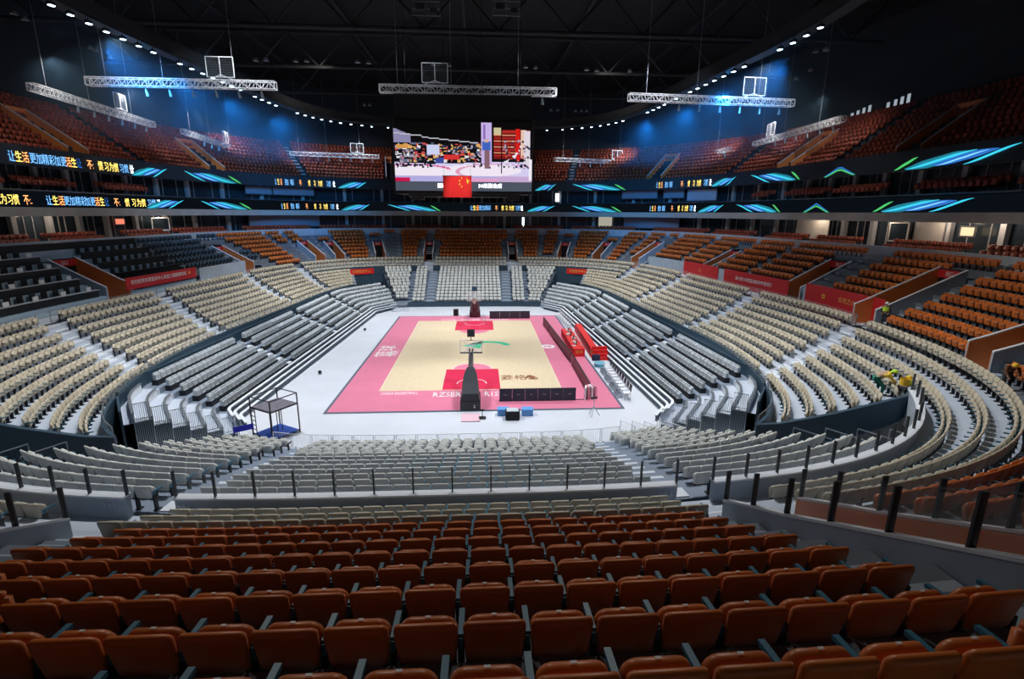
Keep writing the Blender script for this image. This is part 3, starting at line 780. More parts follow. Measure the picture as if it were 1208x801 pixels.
for sx in (-1, 1):
    sd = 'left' if sx < 0 else 'right'
    P = side_curve(sx, 0)[0]; r = srun(P, -99, 31.5)[0]
    mb = MB(); mb.wall([(P[k, 0]+BX, P[k, 1]) for k in r[::6]], 0, 3.3, .12); struct(mb.build('side_stand_back', m_navy))
    # low white bleacher: three benches
    root = thing('white_bleacher', 'low white three-step bleacher along the %s side of the court' % sd, 'bleacher', (sx*15+BX, 0, 0))
    for k in range(3):
        P = side_curve(sx, 5.85+.33*k)[0]; r = srun(P, -21.2, 24.5-.8*k)[0]
        ptl = [(P[q, 0]-sx*15, P[q, 1]) for q in r[::6]]
        mb = MB(); mb.wall(ptl, .92-.26*k, .97-.26*k, .20); mb.build('bench_plank', m_step, root)
        mb = MB(); mb.wall(ptl, 0.02, .90-.26*k, .04); mb.build('riser_board', m_navy if k == 2 else m_conc2, root)
    # white panels and barred guard rails at the empty near end, where the rows turn inward
    for k, (o, z) in enumerate(SIDE):
        P, N = side_curve(sx, o-.17); P2 = side_curve(sx, o+.69)[0]; q = [0, 12, 24, 34, 44]
        a = P[0]; root = thing('row_end_panel', '%s white panel from the court on the empty end of the %s side stand' % (ordn(6-k), sd), 'panel', (a[0]+BX, a[1], z), 0)
        mb = MB(); mb.wall([tuple(P[i]-a) for i in q], .02, .55, .08); mb.build('board', m_step, root)
        mb = MB(); mb.wall([tuple(P[i]-a) for i in q], .55, .60, .16); mb.build('top_rail', m_rail, root)
        c = (P[0]+P2[0])/2; n = N[0]; ang = math.atan2(n[1], n[0]); tn = np.array([n[1], -n[0]])*(1 if sx > 0 else -1)
        g = thing('guard_rail', 'barred guard rail, %s from the court, ending the %s side stand' % (ordn(6-k), sd), 'railing', (c[0]+BX, c[1], z), ang)
        mb = MB()
        for w_ in range(9): mb.tube((-.38+.095*w_, 0, 0), (-.38+.095*w_, 0, 1.15), .018, 4)
        mb.build('bars', m_rail, g); mb = MB()
        for zz in (0.03, 1.15): mb.tube((-.42, 0, zz), (.42, 0, zz), .026, 5)
        mb.build('frame', m_rail, g)
        f = thing('floor_fence', 'barred fence panel under the stand end, %s from the court, %s corner' % (ordn(6-k), sd), 'fence', (c[0]+BX+tn[0]*.35, c[1]+tn[1]*.35, 0), ang)
        mb = MB()
        for w_ in range(10): mb.tube((-.42+.093*w_, 0, 0), (-.42+.093*w_, 0, z+.35), .018, 4)
        mb.build('bars', m_rail, f); mb = MB(); mb.tube((-.44, 0, z+.35), (.44, 0, z+.35), .026, 5); mb.tube((-.44, 0, .3), (.44, 0, .3), .026, 5); mb.tube((-.44, 0, 0), (-.44, 0, z+.35), .026, 5); mb.tube((.44, 0, 0), (.44, 0, z+.35), .026, 5); mb.build('frame', m_rail, f)
        mb = MB(); mb.wall([tuple(P[0]+[BX, 0]), tuple(P2[0]+[BX, 0])], 0, z-.02, .05); struct(mb.build('stand_end_board', m_navy))
# tunnel floor frames in the near corners (rails with sloping arms)
for sx in (-1, 1):
    for k in range(4):
        x = BX+sx*(18.6+1.6*k); y = -30.9-.15*k
        t = thing('stair_handrail', 'sloping steel handrail, %s from the court, in the dark %s corner tunnel' % (ordn(k+1), 'left' if sx < 0 else 'right'), 'railing', (x, y, 2.1))
        mb = MB(); mb.tube((-.9*sx, 0, 1.6), (.9*sx, 0, 2.3) if False else (.9*sx, -.4, 1.1), .035, 6); mb.tube((.9*sx, -.4, 1.1), (.9*sx, -.4, 0), .03, 6); mb.tube((-.9*sx, 0, 1.6), (-.9*sx, 0, 0), .03, 6); mb.build('tube', m_rail, t)
        mb = MB()
        for q in range(8): mb.tube((-.8*sx+.21*sx*q, -.05*q, 0), (-.8*sx+.21*sx*q, -.05*q, 1.5-.06*q), .012, 4)
        mb.build('bars', m_post, t)
# ------------------------------------------------------------------ the court
m_wood = mat('court_maple', (.76, .62, .42), .35, vary=.05, scale=2.5)
m_pink = mat('court_apron_rose', (.76, .22, .34), .35, vary=.04, scale=.5)
m_key = mat('court_key_red', (.70, .03, .09), .35)
m_edge = mat('court_edge_strip', (.10, .13, .18), .5)
m_line = mat('court_line_cream', (.82, .70, .50), .4)
m_whiteline = mat('court_line_white', (.86, .84, .84), .4)
m_cgreen = mat('court_logo_green', (.04, .55, .30), .4)
m_brown = mat('court_logo_brown', (.28, .10, .05), .4)
ct = thing('basketball_court', 'basketball court of pale maple with rose apron and red keys on the white floor', 'court', (0, 0, 0))
AX0, AX1, AY0, AY1 = -10.7, 11.6, -18.7, 17.6
mb = MB(); mb.prism([(AX0, AY0), (AX1, AY0), (AX1, AY1), (AX0, AY1)], 0, .02); mb.build('edge_strip', m_edge, ct)
mb = MB(); mb.prism([(AX0+.22, AY0+.22), (AX1-.22, AY0+.22), (AX1-.22, AY1-.22), (AX0+.22, AY1-.22)], .02, .03); mb.build('apron', m_pink, ct)
mb = MB()
for k in range(15):                      # maple floor laid in courses
    x = -7.5+k; mb.prism([(x, -14), (x+.995, -14), (x+.995, 14), (x, 14)], .03, .036)
mb.build('maple_floor', m_wood, ct)
z1, z2 = .037, .039
for sy in (-1, 1):
    mb = MB(); mb.prism([(-2.45, sy*14), (2.45, sy*14), (2.45, sy*8.2), (-2.45, sy*8.2)][::-sy], .036, z1); mb.build('key', m_key, ct)
    mb = MB(); a0 = 0 if sy < 0 else PI
    mb.disc((0, sy*8.2, z1), 1.8, 0, 20, a0, a0+PI); mb.build('free_throw_half_circle', m_pink, ct)
mb = MB()
def rect(mb, x0, y0, x1, y1, z=z2): mb.quad((x0, y0, z), (x1, y0, z), (x1, y1, z), (x0, y1, z))
rect(mb, -7.55, -14.05, -7.45, 14.05); rect(mb, 7.45, -14.05, 7.55, 14.05); rect(mb, -7.5, -14.05, 7.5, -13.95); rect(mb, -7.5, 13.95, 7.5, 14.05)
rect(mb, -7.5, -.04, 7.5, .04)
for sy in (-1, 1):
    rect(mb, -6.6, min(sy*14, sy*11), -6.55, max(sy*14, sy*11)); rect(mb, 6.55, min(sy*14, sy*11), 6.6, max(sy*14, sy*11))
    a = math.acos(6.6/6.75); h = sy*12.43
    a0, a1 = (a, PI-a) if sy < 0 else (PI+a, 2*PI-a)
    mb.disc((0, h, z2), 6.775, 6.725, 40, a0, a1)
    for x in (-2.45, 2.45): rect(mb, x-.03, min(sy*14, sy*8.2), x+.03, max(sy*14, sy*8.2))
    rect(mb, -2.45, sy*8.2-.03, 2.45, sy*8.2+.03)
mb.build('boundary_lines', m_line, ct)
mb = MB()
mb.disc((0, -12.43, z2), 1.30, 1.22, 20, 0, PI); mb.disc((0, 12.43, z2), 1.30, 1.22, 20, PI, 2*PI)
mb.disc((0, -8.2, z2), 1.83, 1.77, 24, 0, PI); mb.build('white_arcs', m_whiteline, ct)
g0 = onz(583, 405.5, 0)
mb = MB(); mb.disc((g0[0]-.6, g0[1]-1.4, z2), 2.5, 1.75, 24, .25, 2.7); mb.quad((g0[0]-3.6, g0[1]-.9, z2), (g0[0]-1.6, g0[1]-2.2, z2), (g0[0]-1.2, g0[1]+1.3, z2)); mb.build('green_emblem', m_cgreen, ct)
g1 = onz(616, 446, 0)
text('菱格', 1.5, m_brown, ct, (g1[0]-.75, g1[1], z2), (0, 0, 0), 'brown_lettering', sx=.8)
text('♞', 1.7, m_brown, ct, (g1[0]+.8, g1[1], z2), (0, 0, 0), 'brown_emblem')
text('RZSER', 1.5, m_whitetext, ct, (-1.95, -15.1, .034), (0, 0, 0), 'baseline_lettering', sx=.55)
text('R1SR', 1.5, m_whitetext, ct, (1.85, -15.1, .034), (0, 0, 0), 'baseline_lettering', sx=.5)
text('CHINA BASKETBALL', .8, m_whitetext, ct, (-5.8, -14.65, .034), (0, 0, 0), 'small_baseline_lettering', sx=.42)
text('CHINESE BASKETBALL', .95, m_whitetext, ct, (0, 14.75, .034), (0, 0, PI), 'far_baseline_lettering')
g = onz(465, 416, 0); text('篮球', 1.9, m_whitetext, ct, (-9.1, g[1]+.6, .034), (0, 0, PI/2), 'sideline_lettering', sx=1.2)
g = onz(466, 414, 0); text('球队', 1.0, m_whitetext, ct, (-8.2, g[1]-1.0, .034), (0, 0, PI/2), 'sideline_lettering')
g = onz(646, 409, 0); mb = MB(); mb.disc((g[0], g[1], .034), .8, .45, 20); mb.disc((g[0]-.1, g[1]-.1, .035), .2, 0, 12); mb.build('sideline_emblem', m_whitetext, ct)

# ------------------------------------------------------------------ baskets
m_rim = mat('rim_orange', (.8, .15, .03), .4); m_pad = mat('pad_black', (.010, .014, .022), .45); m_padm = mat('pad_maroon', (.07, .010, .02), .5)
m_net = mat('net_white', (.85, .85, .85), .7)
def hoop(sy, pad, label):
    r = thing('basketball_hoop', label, 'hoop', (0, sy*17.4, .03), 0 if sy < 0 else PI)
    # local +y points into the court
    mb = MB(); mb.prism([(-.75, -1.25), (.75, -1.25), (.75, .95), (-.75, .95)], 0, .7); mb.build('base', pad, r)
    mb = MB()
    secs = [(-1.2, .50, 1.3, .74), (-.3, .48, 1.9, .74), (.6, .42, 2.3, .60), (1.3, .30, 2.6, .34)]
    for k, (y, z0, zt, w_) in enumerate(secs):
        for x, z in ((-w_, z0 if k < 2 else z0+.0), (w_, z0), (w_*.8, zt), (-w_*.8, zt)): mb.v.append((x, y, z))
    for k in range(3):
        for i in range(4): mb.f.append((4*k+i, 4*k+(i+1) % 4, 4*k+4+(i+1) % 4, 4*k+4+i))
    mb.f.append((3, 2, 1, 0)); mb.f.append((12, 13, 14, 15)); mb.build('padded_column', pad, r)
    mb = MB(); mb.tube((-.13, .3, 1.75), (-.13, 4.35, 3.25), .07, 8); mb.tube((.13, .3, 1.75), (.13, 4.35, 3.25), .07, 8)
    mb.tube((0, .9, 1.2), (0, 4.3, 2.9), .09, 8)
    for k in range(6):
        t = k/6; mb.tube((-.13, .5+3.8*t, 1.82+1.43*t), (.13, .9+3.8*t, 1.97+1.43*t), .03, 5)
    mb.build('boom', m_dark if sy < 0 else m_padm, r)
    mb = MB(); mb.box((0, 4.62, 3.43), (1.8, .03, 1.05)); mb.build('backboard', m_glass, r)
    mb = MB()
    for z in (2.92, 3.94): mb.box((0, 4.60, z), (1.84, .06, .05))
    for x in (-.9, .9): mb.box((x, 4.60, 3.43), (.05, .06, 1.05))
    for x in (-.3, .3): mb.box((x, 4.64, 3.3), (.04, .01, .45))
    for z in (3.08, 3.52): mb.box((0, 4.64, z), (.6, .01, .04))
    mb.tube((-.6, 4.5, 3.0), (.6, 4.5, 3.8), .025, 5); mb.tube((.6, 4.5, 3.0), (-.6, 4.5, 3.8), .025, 5)
    mb.build('board_frame', m_white, r)
    mb = MB(); mb.box((0, 4.60, 2.86), (1.86, .10, .10)); mb.build('edge_pad', pad, r)
    mb = MB(); N = 20
    for i in range(N):
        a, b = 2*PI*i/N, 2*PI*(i+1)/N
        mb.tube((.225*math.cos(a), 5.02+.225*math.sin(a), 3.05), (.225*math.cos(b), 5.02+.225*math.sin(b), 3.05), .012, 5)
    mb.box((0, 4.72, 3.05), (.14, .16, .04)); mb.build('rim', m_rim, r)
    mb = MB()
    for i in range(12):
        a, b = 2*PI*i/12, 2*PI*(i+.5)/12
        for q in (b, b-2*PI/12): mb.tube((.22*math.cos(a), 5.02+.22*math.sin(a), 3.04), (.13*math.cos(q), 5.02+.13*math.sin(q), 2.62), .006, 3)
    mb.build('net', m_net, r)
    mb = MB(); mb.box((0, 4.55, 4.55), (.62, .22, .60)); sc = mb.build('shot_clock', m_pad if sy < 0 else m_pad, r)
    mb = MB(); mb.box((0, 4.67, 4.55), (.54, .02, .50)); mb.build('clock_face', mat('clock_navy', (.02, .08, .18), .4), sc)
    mb = MB(); mb.tube((0, 4.55, 3.9), (0, 4.55, 4.26), .035, 6); mb.build('clock_post', m_dark, r)
    text('2', .34, m_whitetext, r, (.30, -1.27, .33), (PI/2, 0, 0), 'base_number')
    return r
hoop(-1, m_pad, 'black padded basketball hoop at the near baseline, seen from behind')
hoop(1, m_padm, 'maroon-black basketball hoop at the far baseline')

# ------------------------------------------------------------------ advertising boards
def adboard(p, q, h, back, label, segs=6, marks=None, lean=.0):
    a, b = Vector((p[0], p[1], .03)), Vector((q[0], q[1], .03)); d = b-a; L = d.length; ang = math.atan2(d.y, d.x)
    r = thing('advertising_board', label, 'board', tuple(a), ang)
    w_ = L/segs
    for k in range(segs):
        mb = MB(); mb.box((w_*(k+.5), 0, h/2), (w_-.02, .10, h)); mb.build('board_panel', back, r)
        if marks: text(marks, .16, m_whitetext, r, (w_*(k+.5), -.056, h*.55), (PI/2, 0, 0), 'mark')
    mb = MB(); mb.box((L/2, 0, h+.015), (L, .12, .03)); mb.build('top_rail', m_dark, r)
    mb = MB()
    for k in range(segs+1): mb.box((min(w_*k, L-.05)+.02, .12, .04), (.05, .35, .04))
    mb.build('feet', m_dark, r)
    return r
m_mar = mat('board_back_maroon', (.11, .022, .03), .5); m_bb = mat('board_back_navy', (.015, .035, .06), .5); m_bd = mat('board_back_purple_black', (.03, .02, .04), .5)
p0, p1 = onz(589, 474, 0), onz(679, 472.5, 0); adboard(p0, p1, 1.0, m_bb, 'dark blue advertising board standing on the near baseline', 6, '••••')
p0, p1 = onz(577.5, 376, 0), onz(625, 375.7, 0); adboard(p0, p1, 1.0, m_bd, 'dark advertising board standing beyond the far baseline', 4)
sb = [((641, 383), (647.5, 392), 'farthest of three maroon advertising boards along the right sideline'),
      ((648.3, 393), (673.5, 428), 'middle maroon advertising board along the right sideline'),
      ((675, 430), (695, 466), 'nearest maroon advertising board along the right sideline')]
for a, b, lab in sb:
    p0, p1 = onz(*a, 0), onz(*b, 0); L = math.hypot(p1[0]-p0[0], p1[1]-p0[1]); adboard(p0, p1, 1.0, m_mar, lab, max(2, int(L/1.6)))
# wrapped pillar at the corner where the boards meet
g = onz(697, 471, 0); t = thing('wrapped_board_stack', 'white and pink wrapped stack at the near end of the maroon boards', 'bundle', (g[0]-.1, g[1], .03))
m_pinkw = mat('pink_wrap', (.75, .35, .42), .6)
for k in range(4):
    mb = MB(); mb.box((-.35+.22*k, .1*k, .52), (.14, .7, 1.04), rz=.25*(k-1)); mb.build('sheet', m_white if k % 2 == 0 else m_pinkw, t)
mb = MB(); mb.tube((-1.9, -.15, .05), (-.5, -.2, .05), .03, 5); mb.build('foot_bar', m_dark, t)

# ------------------------------------------------------------------ scorers' tables in red cloth
def table(p, q, dep, h, label, m=m_redtab, sign=True):
    a, b = Vector((p[0], p[1], 0)), Vector((q[0], q[1], 0)); d = b-a; L = d.length
    r = thing('scorer_table', label, 'table', tuple(a), math.atan2(d.y, d.x))
    mb = MB(); n = max(6, int(L/.25)); 
    mb.box((L/2, dep/2, h-.02), (L, dep, .04)); mb.build('tabletop', m, r)
    mb = MB(); pts = []
    for k in range(n+1): pts.append((L*k/n, .02*math.sin(k*2.1)))
    mb.wall(pts, .03, h-.03, .02); mb.wall([(0, 0), (0, dep)], .03, h-.03, .02); mb.wall([(L, 0), (L, dep)], .03, h-.03, .02); mb.build('skirt', m, r)
    if sign: text('CBA' if False else '篮协', .4, m_goldtext, r, (L+.02, dep/2, h*.6), (PI/2, 0, PI/2), 'gold_mark')
    return r
ga, gb = onz(662, 396, 0), onz(676, 421, 0)
table(ga, gb, 1.2, .85, 'red-draped scorers table behind the middle maroon board')
gc, gd = onz(678, 391, 0), onz(697, 422, 0)
table(gc, gd, .7, 1.0, 'taller red-draped table behind the scorers table')
ge = onz(709, 424, 0)
t = thing('red_steps', 'short flight of red carpeted steps beside the taller red table', 'steps', (ge[0], ge[1], 0))
for k in range(4):
    mb = MB(); mb.box((0, -.35+.34*k+.2, .14+.14*k), (1.5, .34, .28+.28*k)); mb.build('step', m_redtab, t)
    mb = MB(); mb.box((0, -.52+.34*k+.2, .26+.28*k), (1.5, .02, .03)); mb.build('nosing', mat('dark_red_nosing', (.18, .01, .01), .6), t)
# small equipment on the tables
def monitor(p, z, label, rz):
    t = thing('monitor', label, 'monitor', (p[0], p[1], z), rz)
    mb = MB(); mb.box((0, 0, .03), (.25, .2, .03)); mb.box((0, 0, .12), (.05, .05, .18)); mb.build('stand', m_dark, t)
    mb = MB(); mb.box((0, .02, .32), (.52, .04, .32)); mb.build('screen', m_black, t)
dv = (gb-ga)/np.linalg.norm(gb-ga); nv = np.array([-dv[1], dv[0], 0])
for k, f in enumerate((.18, .38, .58, .8)):
    p = ga+(gb-ga)*f+nv*.6
    monitor(p, .85, '%s black monitor from the far end of the scorers table' % ordn(k+1), math.atan2(dv[1], dv[0]))
dv2 = (gd-gc)/np.linalg.norm(gd-gc)
def chair(p, rz, label, m_s, m_b, group, name='folding_chair', s=1.0):
    t = thing(name, label, 'chair', (p[0], p[1], 0), rz, group)
    mb = MB(); mb.box((0, .02, .45*s), (.46*s, .44*s, .05)); mb.build('seat', m_s, t)
    mb = MB(); mb.box((0, -.22*s, .78*s), (.46*s, .04, .42*s), rx=.12); mb.build('backrest', m_b, t)
    for sx in (-1, 1):
        for sy in (-1, 1):
            mb = MB(); mb.tube((sx*.21*s, sy*.2*s, 0), (sx*.21*s, sy*.14*s, .45*s if sy > 0 else .8*s), .018, 5); mb.build('leg', m_rail, t)
    return t
m_cblack = mat('chair_black', (.015, .025, .035), .5); m_cwhite = mat('chair_white', (.75, .77, .8), .5)
for k, f in enumerate((.1, .3, .5, .7, .88)):
    p = (ga+(gb-ga)*f)*.5+(gc+(gd-gc)*f)*.5+np.array([-.15, .3, 0])
    chair(p, PI/2+.05, '%s white chair from the far end between the red tables' % ordn(k+1), m_cwhite, m_cwhite, 'white chairs between the red tables')
# team bench chairs, near right and far right
la, lb = onz(717, 440, 0), onz(739, 471, 0)
for k in range(9):
    p = la+(lb-la)*k/8
    chair(p, PI/2-.02, '%s from the far end of the dark bench chairs right of court' % ordn(k+1), m_cwhite, m_cblack, 'dark bench chairs, near right', 'bench_chair', 1.25)
la, lb = onz(659, 374, 0), onz(671, 387, 0)
for k in range(7):
    p = la+(lb-la)*k/6
    chair(p, PI/2-.02, '%s from the far end of the grey bench chairs, far right of court' % ordn(k+1), m_cwhite, m_grey, 'grey bench chairs, far right', 'bench_chair', 1.25)
rj = random.Random(5)
for k in range(9):
    f = .08+.1*k; p = ga+(gb-ga)*f+nv*(.25+.5*rj.random())
    t = thing('paper_box' if k % 2 else 'paper_stack', '%s white %s from the far end on the scorers table' % (ordn(k//2+1), 'carton' if k % 2 else 'paper stack'), 'box' if k % 2 else 'paper', (p[0], p[1], .85), rj.random()*3)
    h_ = .22 if k % 2 else .06
    mb = MB(); mb.box((0, 0, h_/2+.002), (.38, .3, h_)); mb.build('carton' if k % 2 else 'sheets', m_white, t)
    mb = MB(); mb.box((0, 0, h_+.012), (.40, .12, .015)); mb.build('strap', mat('pale_green', (.45, .75, .5), .6) if k % 3 == 0 else m_conc, t)
# low seat frames lying between sideline and bench
for k, (x, y) in enumerate(((714, 441), (719, 449), (725, 458), (731, 467))):
    g = onz(x, y, 0); t = thing('folded_frame', '%s pale folded frame from the far end in front of the dark bench chairs' % ordn(k+1), 'frame', (g[0], g[1], 0), PI/2)
    mb = MB(); mb.box((0, 0, .38), (1.1, .05, .04)); mb.box((0, 0, .08), (1.1, .05, .04)); mb.box((0, .35, .38), (1.1, .05, .04)); mb.build('rail', m_rail, t)
    mb = MB()
    for s_ in (-.5, 0, .5): mb.box((s_, .17, .2), (.04, .4, .4))
    mb.build('leg_frame', m_rail, t)
# the person-high bits of kit
g = onz(703, 425, 0); t = thing('kit_bag', 'dark blue kit bag beside the red steps', 'bag', (g[0], g[1], 0))
mb = MB(); mb.prism([(-.35, -.22), (.35, -.22), (.42, 0), (.35, .22), (-.35, .22), (-.42, 0)], 0, .55); mb.build('bag', mat('kit_navy', (.01, .015, .06), .7), t)
mb = MB(); mb.tube((-.25, 0, .55), (0, 0, .75), .03, 5); mb.tube((0, 0, .75), (.25, 0, .55), .03, 5); mb.build('handle', m_dark, t)
g = onz(707, 432, 0); t = thing('plastic_tub', 'light blue plastic tub on floor below the red steps', 'tub', (g[0], g[1], 0))
mb = MB(); mb.tube((0, 0, 0), (0, 0, .35), .42, 14, .55); mb.build('tub', mat('tub_teal', (.12, .45, .6), .4), t)
mb = MB(); 
for i in range(14): mb.tube((.55*math.cos(i*PI/7), .55*math.sin(i*PI/7), .36), (.55*math.cos((i+1)*PI/7), .55*math.sin((i+1)*PI/7), .36), .03, 4)
mb.build('rim', m_white, t)
# console with two light blue cases behind the near board
g = onz(604.5, 494, 0); t = thing('mixing_console', 'black equipment case on the white floor below the dark board', 'case', (g[0], g[1], 0))
mb = MB(); mb.box((0, 0, .35), (1.0, .7, .6)); mb.build('case', m_black, t)
mb = MB(); mb.box((0, 0, .68), (.85, .55, .06), rx=.1); mb.build('control_top', m_grey, t)
mb = MB()
for x in (-.4, .4):
    for y in (-.25, .25): mb.tube((x, y, 0), (x, y, .07), .06, 8)
mb.build('castor', m_dark, t)
for px, nm in ((593.5, 'left'), (622, 'right')):
    g = onz(px, 489, 0); t = thing('equipment_case', 'light blue equipment case %s of the black console' % nm, 'case', (g[0], g[1], 0))
    mb = MB(); mb.box((0, 0, .22), (.8, .6, .44)); mb.build('body', m_lightblue, t)
    mb = MB(); mb.box((0, 0, .47), (.84, .64, .05)); mb.box((0, -.33, .3), (.2, .04, .08)); mb.build('lid', m_lightblue, t)
g = onz(700, 490, 0); t = thing('light_stand', 'small grey folding stand at the near right court corner', 'stand', (g[0], g[1], 0))
mb = MB()
for a in (0, 2.1, 4.2): mb.tube((.45*math.cos(a), .45*math.sin(a), 0), (0, 0, .7), .03, 5)
mb.build('tripod', m_grey, t)
mb = MB(); mb.tube((0, 0, .6), (0, 0, 1.35), .025, 6); mb.build('pole', m_grey, t)
mb = MB(); mb.box((0, 0, 1.35), (.5, .15, .12), rz=.5); mb.build('head', m_dark, t)
g = onz(555, 493, 0); t = thing('floor_mat', 'pale pink mat on the floor behind the near hoop', 'mat', (g[0], g[1], 0))
mb = MB(); mb.prism([(-.65, -.7), (.65, -.7), (.65, .7), (-.65, .7)], 0.01, .05); mb.build('mat', mat('mat_pink', (.78, .5, .58), .7), t)
mb = MB(); mb.box((.85, -.1, .3), (.05, .05, .6)); mb.box((.85, -.1, .05), (.5, .4, .06)); mb.box((.85, -.1, .62), (.3, .05, .12)); mb.build('stanchion', m_dark, t)
g = onz(538, 372.5, 0); t = thing('loudspeaker', 'small dark loudspeaker on the floor left of the far hoop', 'speaker', (g[0], g[1], 0))
mb = MB(); mb.box((0, 0, .5), (.7, .6, .9)); mb.build('cabinet', m_dark, t); mb = MB(); mb.box((0, -.31, .5), (.5, .03, .7)); mb.build('grille', m_black, t)
for px, py, nm in ((430.5, 390, 'farther'), (377.5, 441, 'nearer')):
    g = onz(px, py, 0); mb = MB(); n = 10
    bm = bmesh.new(); bmesh.ops.create_uvsphere(bm, u_segments=14, v_segments=10, radius=.17); me = bpy.data.meshes.new('ball'); bm.to_mesh(me); bm.free()
    me.materials.append(m_dark); o = bpy.data.objects.new('ball', me); COL.objects.link(o); o.location = (g[0], g[1], .17)
    tag(o, '%s of two small dark balls on the white floor left of court' % nm, 'ball')
# small barrier cage at the far left
g = onz(472, 367, 0); t = thing('barrier_cage', 'small metal barrier cage at the far left corner of the court', 'barrier', (g[0], g[1], 0))
for y in (-.6, .6):
    mb = MB()
    for q in range(8): mb.tube((-1.1+.31*q, y, 0), (-1.1+.31*q, y, 1.1), .02, 4)
    for z in (.1, 1.1): mb.tube((-1.15, y, z), (1.15, y, z), .03, 5)
    mb.build('barred_side', m_rail, t)
mb = MB()
for x in (-1.15, 1.15):
    for z in (.1, 1.1): mb.tube((x, -.6, z), (x, .6, z), .03, 5)
mb.build('end_bar', m_rail, t)

# ------------------------------------------------------------------ crowd barriers in front of the near stand
def barrier_parts():
    a = MB()
    for z in (.12, 1.02): a.tube((-.6, 0, z), (.6, 0, z), .02, 5)
    for x in (-.6, .6): a.tube((x, 0, .12), (x, 0, 1.02), .02, 5)
    b = MB()
    for k in range(10): b.tube((-.55+.122*k, 0, .12), (-.55+.122*k, 0, 1.02), .009, 4)
    c = MB()
    for x in (-.45, .45): c.box((x, 0, .05), (.04, .45, .04)); c.box((x, 0, .09), (.04, .04, .1))
    return a, b, c
ba, bb, bcx = barrier_parts()
proto = None; pts = ring_pts(-18.1, lambda P: (P[:, 1] < -20) & (P[:, 0] < 9.7+.95) & (P[:, 0] > -11.2), 1.27)[0]
def barrier(x, y, rz, label, group):
    global proto
    if proto is None:
        proto = thing('crowd_barrier', label, 'barrier', (x, y, 0), rz, group)
        ba.build('frame', m_white, proto); bb.build('bars', m_white, proto); bcx.build('feet', m_rail, proto); return proto
    return dup(proto, (x, y, 0), rz, label, group)
for k in range(len(pts)-1):
    a, b = pts[k], pts[k+1]
    barrier((a[0]+b[0])/2, (a[1]+b[1])/2, math.atan2(b[1]-a[1], b[0]-a[0]), '%s white crowd barrier from the left in the row before the near stand' % ordn(k+1), 'barriers before the near stand')
for k, px in enumerate((738, 752, 766, 781, 795)):
    g = onz(px, 514+.5*k, 0); barrier(g[0], g[1]-.3, -.95, '%s white barrier from the left in the staggered set beside the right stand' % ordn(k+1), 'staggered barriers')
# blue banner on a fence, left of the scaffold
p0, p1 = onz(278, 524, 0), onz(300, 519, 0)
t = thing('fence_with_banner', 'short white fence with a long blue banner left of the scaffold tower', 'fence', (p0[0], p0[1], 0), math.atan2(p1[1]-p0[1], p1[0]-p0[0])); L = math.hypot(p1[0]-p0[0], p1[1]-p0[1])
mb = MB()
for q in range(12): mb.tube((L*q/11, 0, 0), (L*q/11, 0, 1.1), .012, 4)
mb.build('bars', m_white, t)
mb = MB(); mb.wall([(-.05, -.03), (L+.05, -.03)], .78, 1.15, .03); mb.build('banner', mat('royal_blue', (.01, .015, .5), .5), t)
mb = MB(); mb.tube((0, 0, 0), (0, 0, 1.5), .03, 5); mb.tube((L, 0, 0), (L, 0, 1.5), .03, 5); mb.build('post', m_dark, t)

# ------------------------------------------------------------------ scaffold tower
c4 = [onz(308, 518, 0), onz(349, 517, 0), onz(332, 507, 0)]
g = onz(327, 512, 0); t = thing('scaffold_tower', 'dark scaffold tower with a deck, ladder and blue tarpaulin on its base', 'scaffold', (g[0], g[1], 0), 1.0)
S_ = 1.0; Hs = 2.0; Ht = 2.75
for i, (x, y) in enumerate(((-S_, -S_), (S_, -S_), (S_, S_), (-S_, S_))):
    mb = MB(); mb.tube((x, y, 0), (x, y, Ht), .045, 6); mb.build('corner_post', m_dark, t)
mb = MB()
for z in (.12, Hs, Ht):
    for a, b in (((-S_, -S_), (S_, -S_)), ((S_, -S_), (S_, S_)), ((S_, S_), (-S_, S_)), ((-S_, S_), (-S_, -S_))): mb.tube((*a, z), (*b, z), .035, 5)
mb.build('ledger', m_dark, t)
m_ply = mat('grey_plywood', (.16, .15, .19), .8, vary=.15, scale=4)
for k in range(4):
    mb = MB(); mb.box((0, -S_+.24+.475*k, Hs+.05), (2*S_-.05, .455, .05)); mb.build('deck_board', m_ply, t)
mb = MB(); mb.prism([(-S_+.05, -S_+.05), (S_-.05, -S_+.05), (S_-.05, S_-.05), (-S_+.05, S_-.05)], .15, .2); mb.build('tarpaulin', m_bluetarp, t)
mb = MB()
for y in (S_-.05, S_-.5): mb.tube((-S_-.06, y, .05), (-S_-.06, y, Hs), .03, 5)
for k in range(6): mb.tube((-S_-.06, S_-.05, .3+.3*k), (-S_-.06, S_-.5, .3+.3*k), .025, 5)
mb.build('ladder', m_dark, t)
mb = MB()
for x in (-.4, .1, .45): mb.tube((x, 0, .2), (x, .0, Hs), .03, 5)
mb.build('inner_stay', m_dark, t)
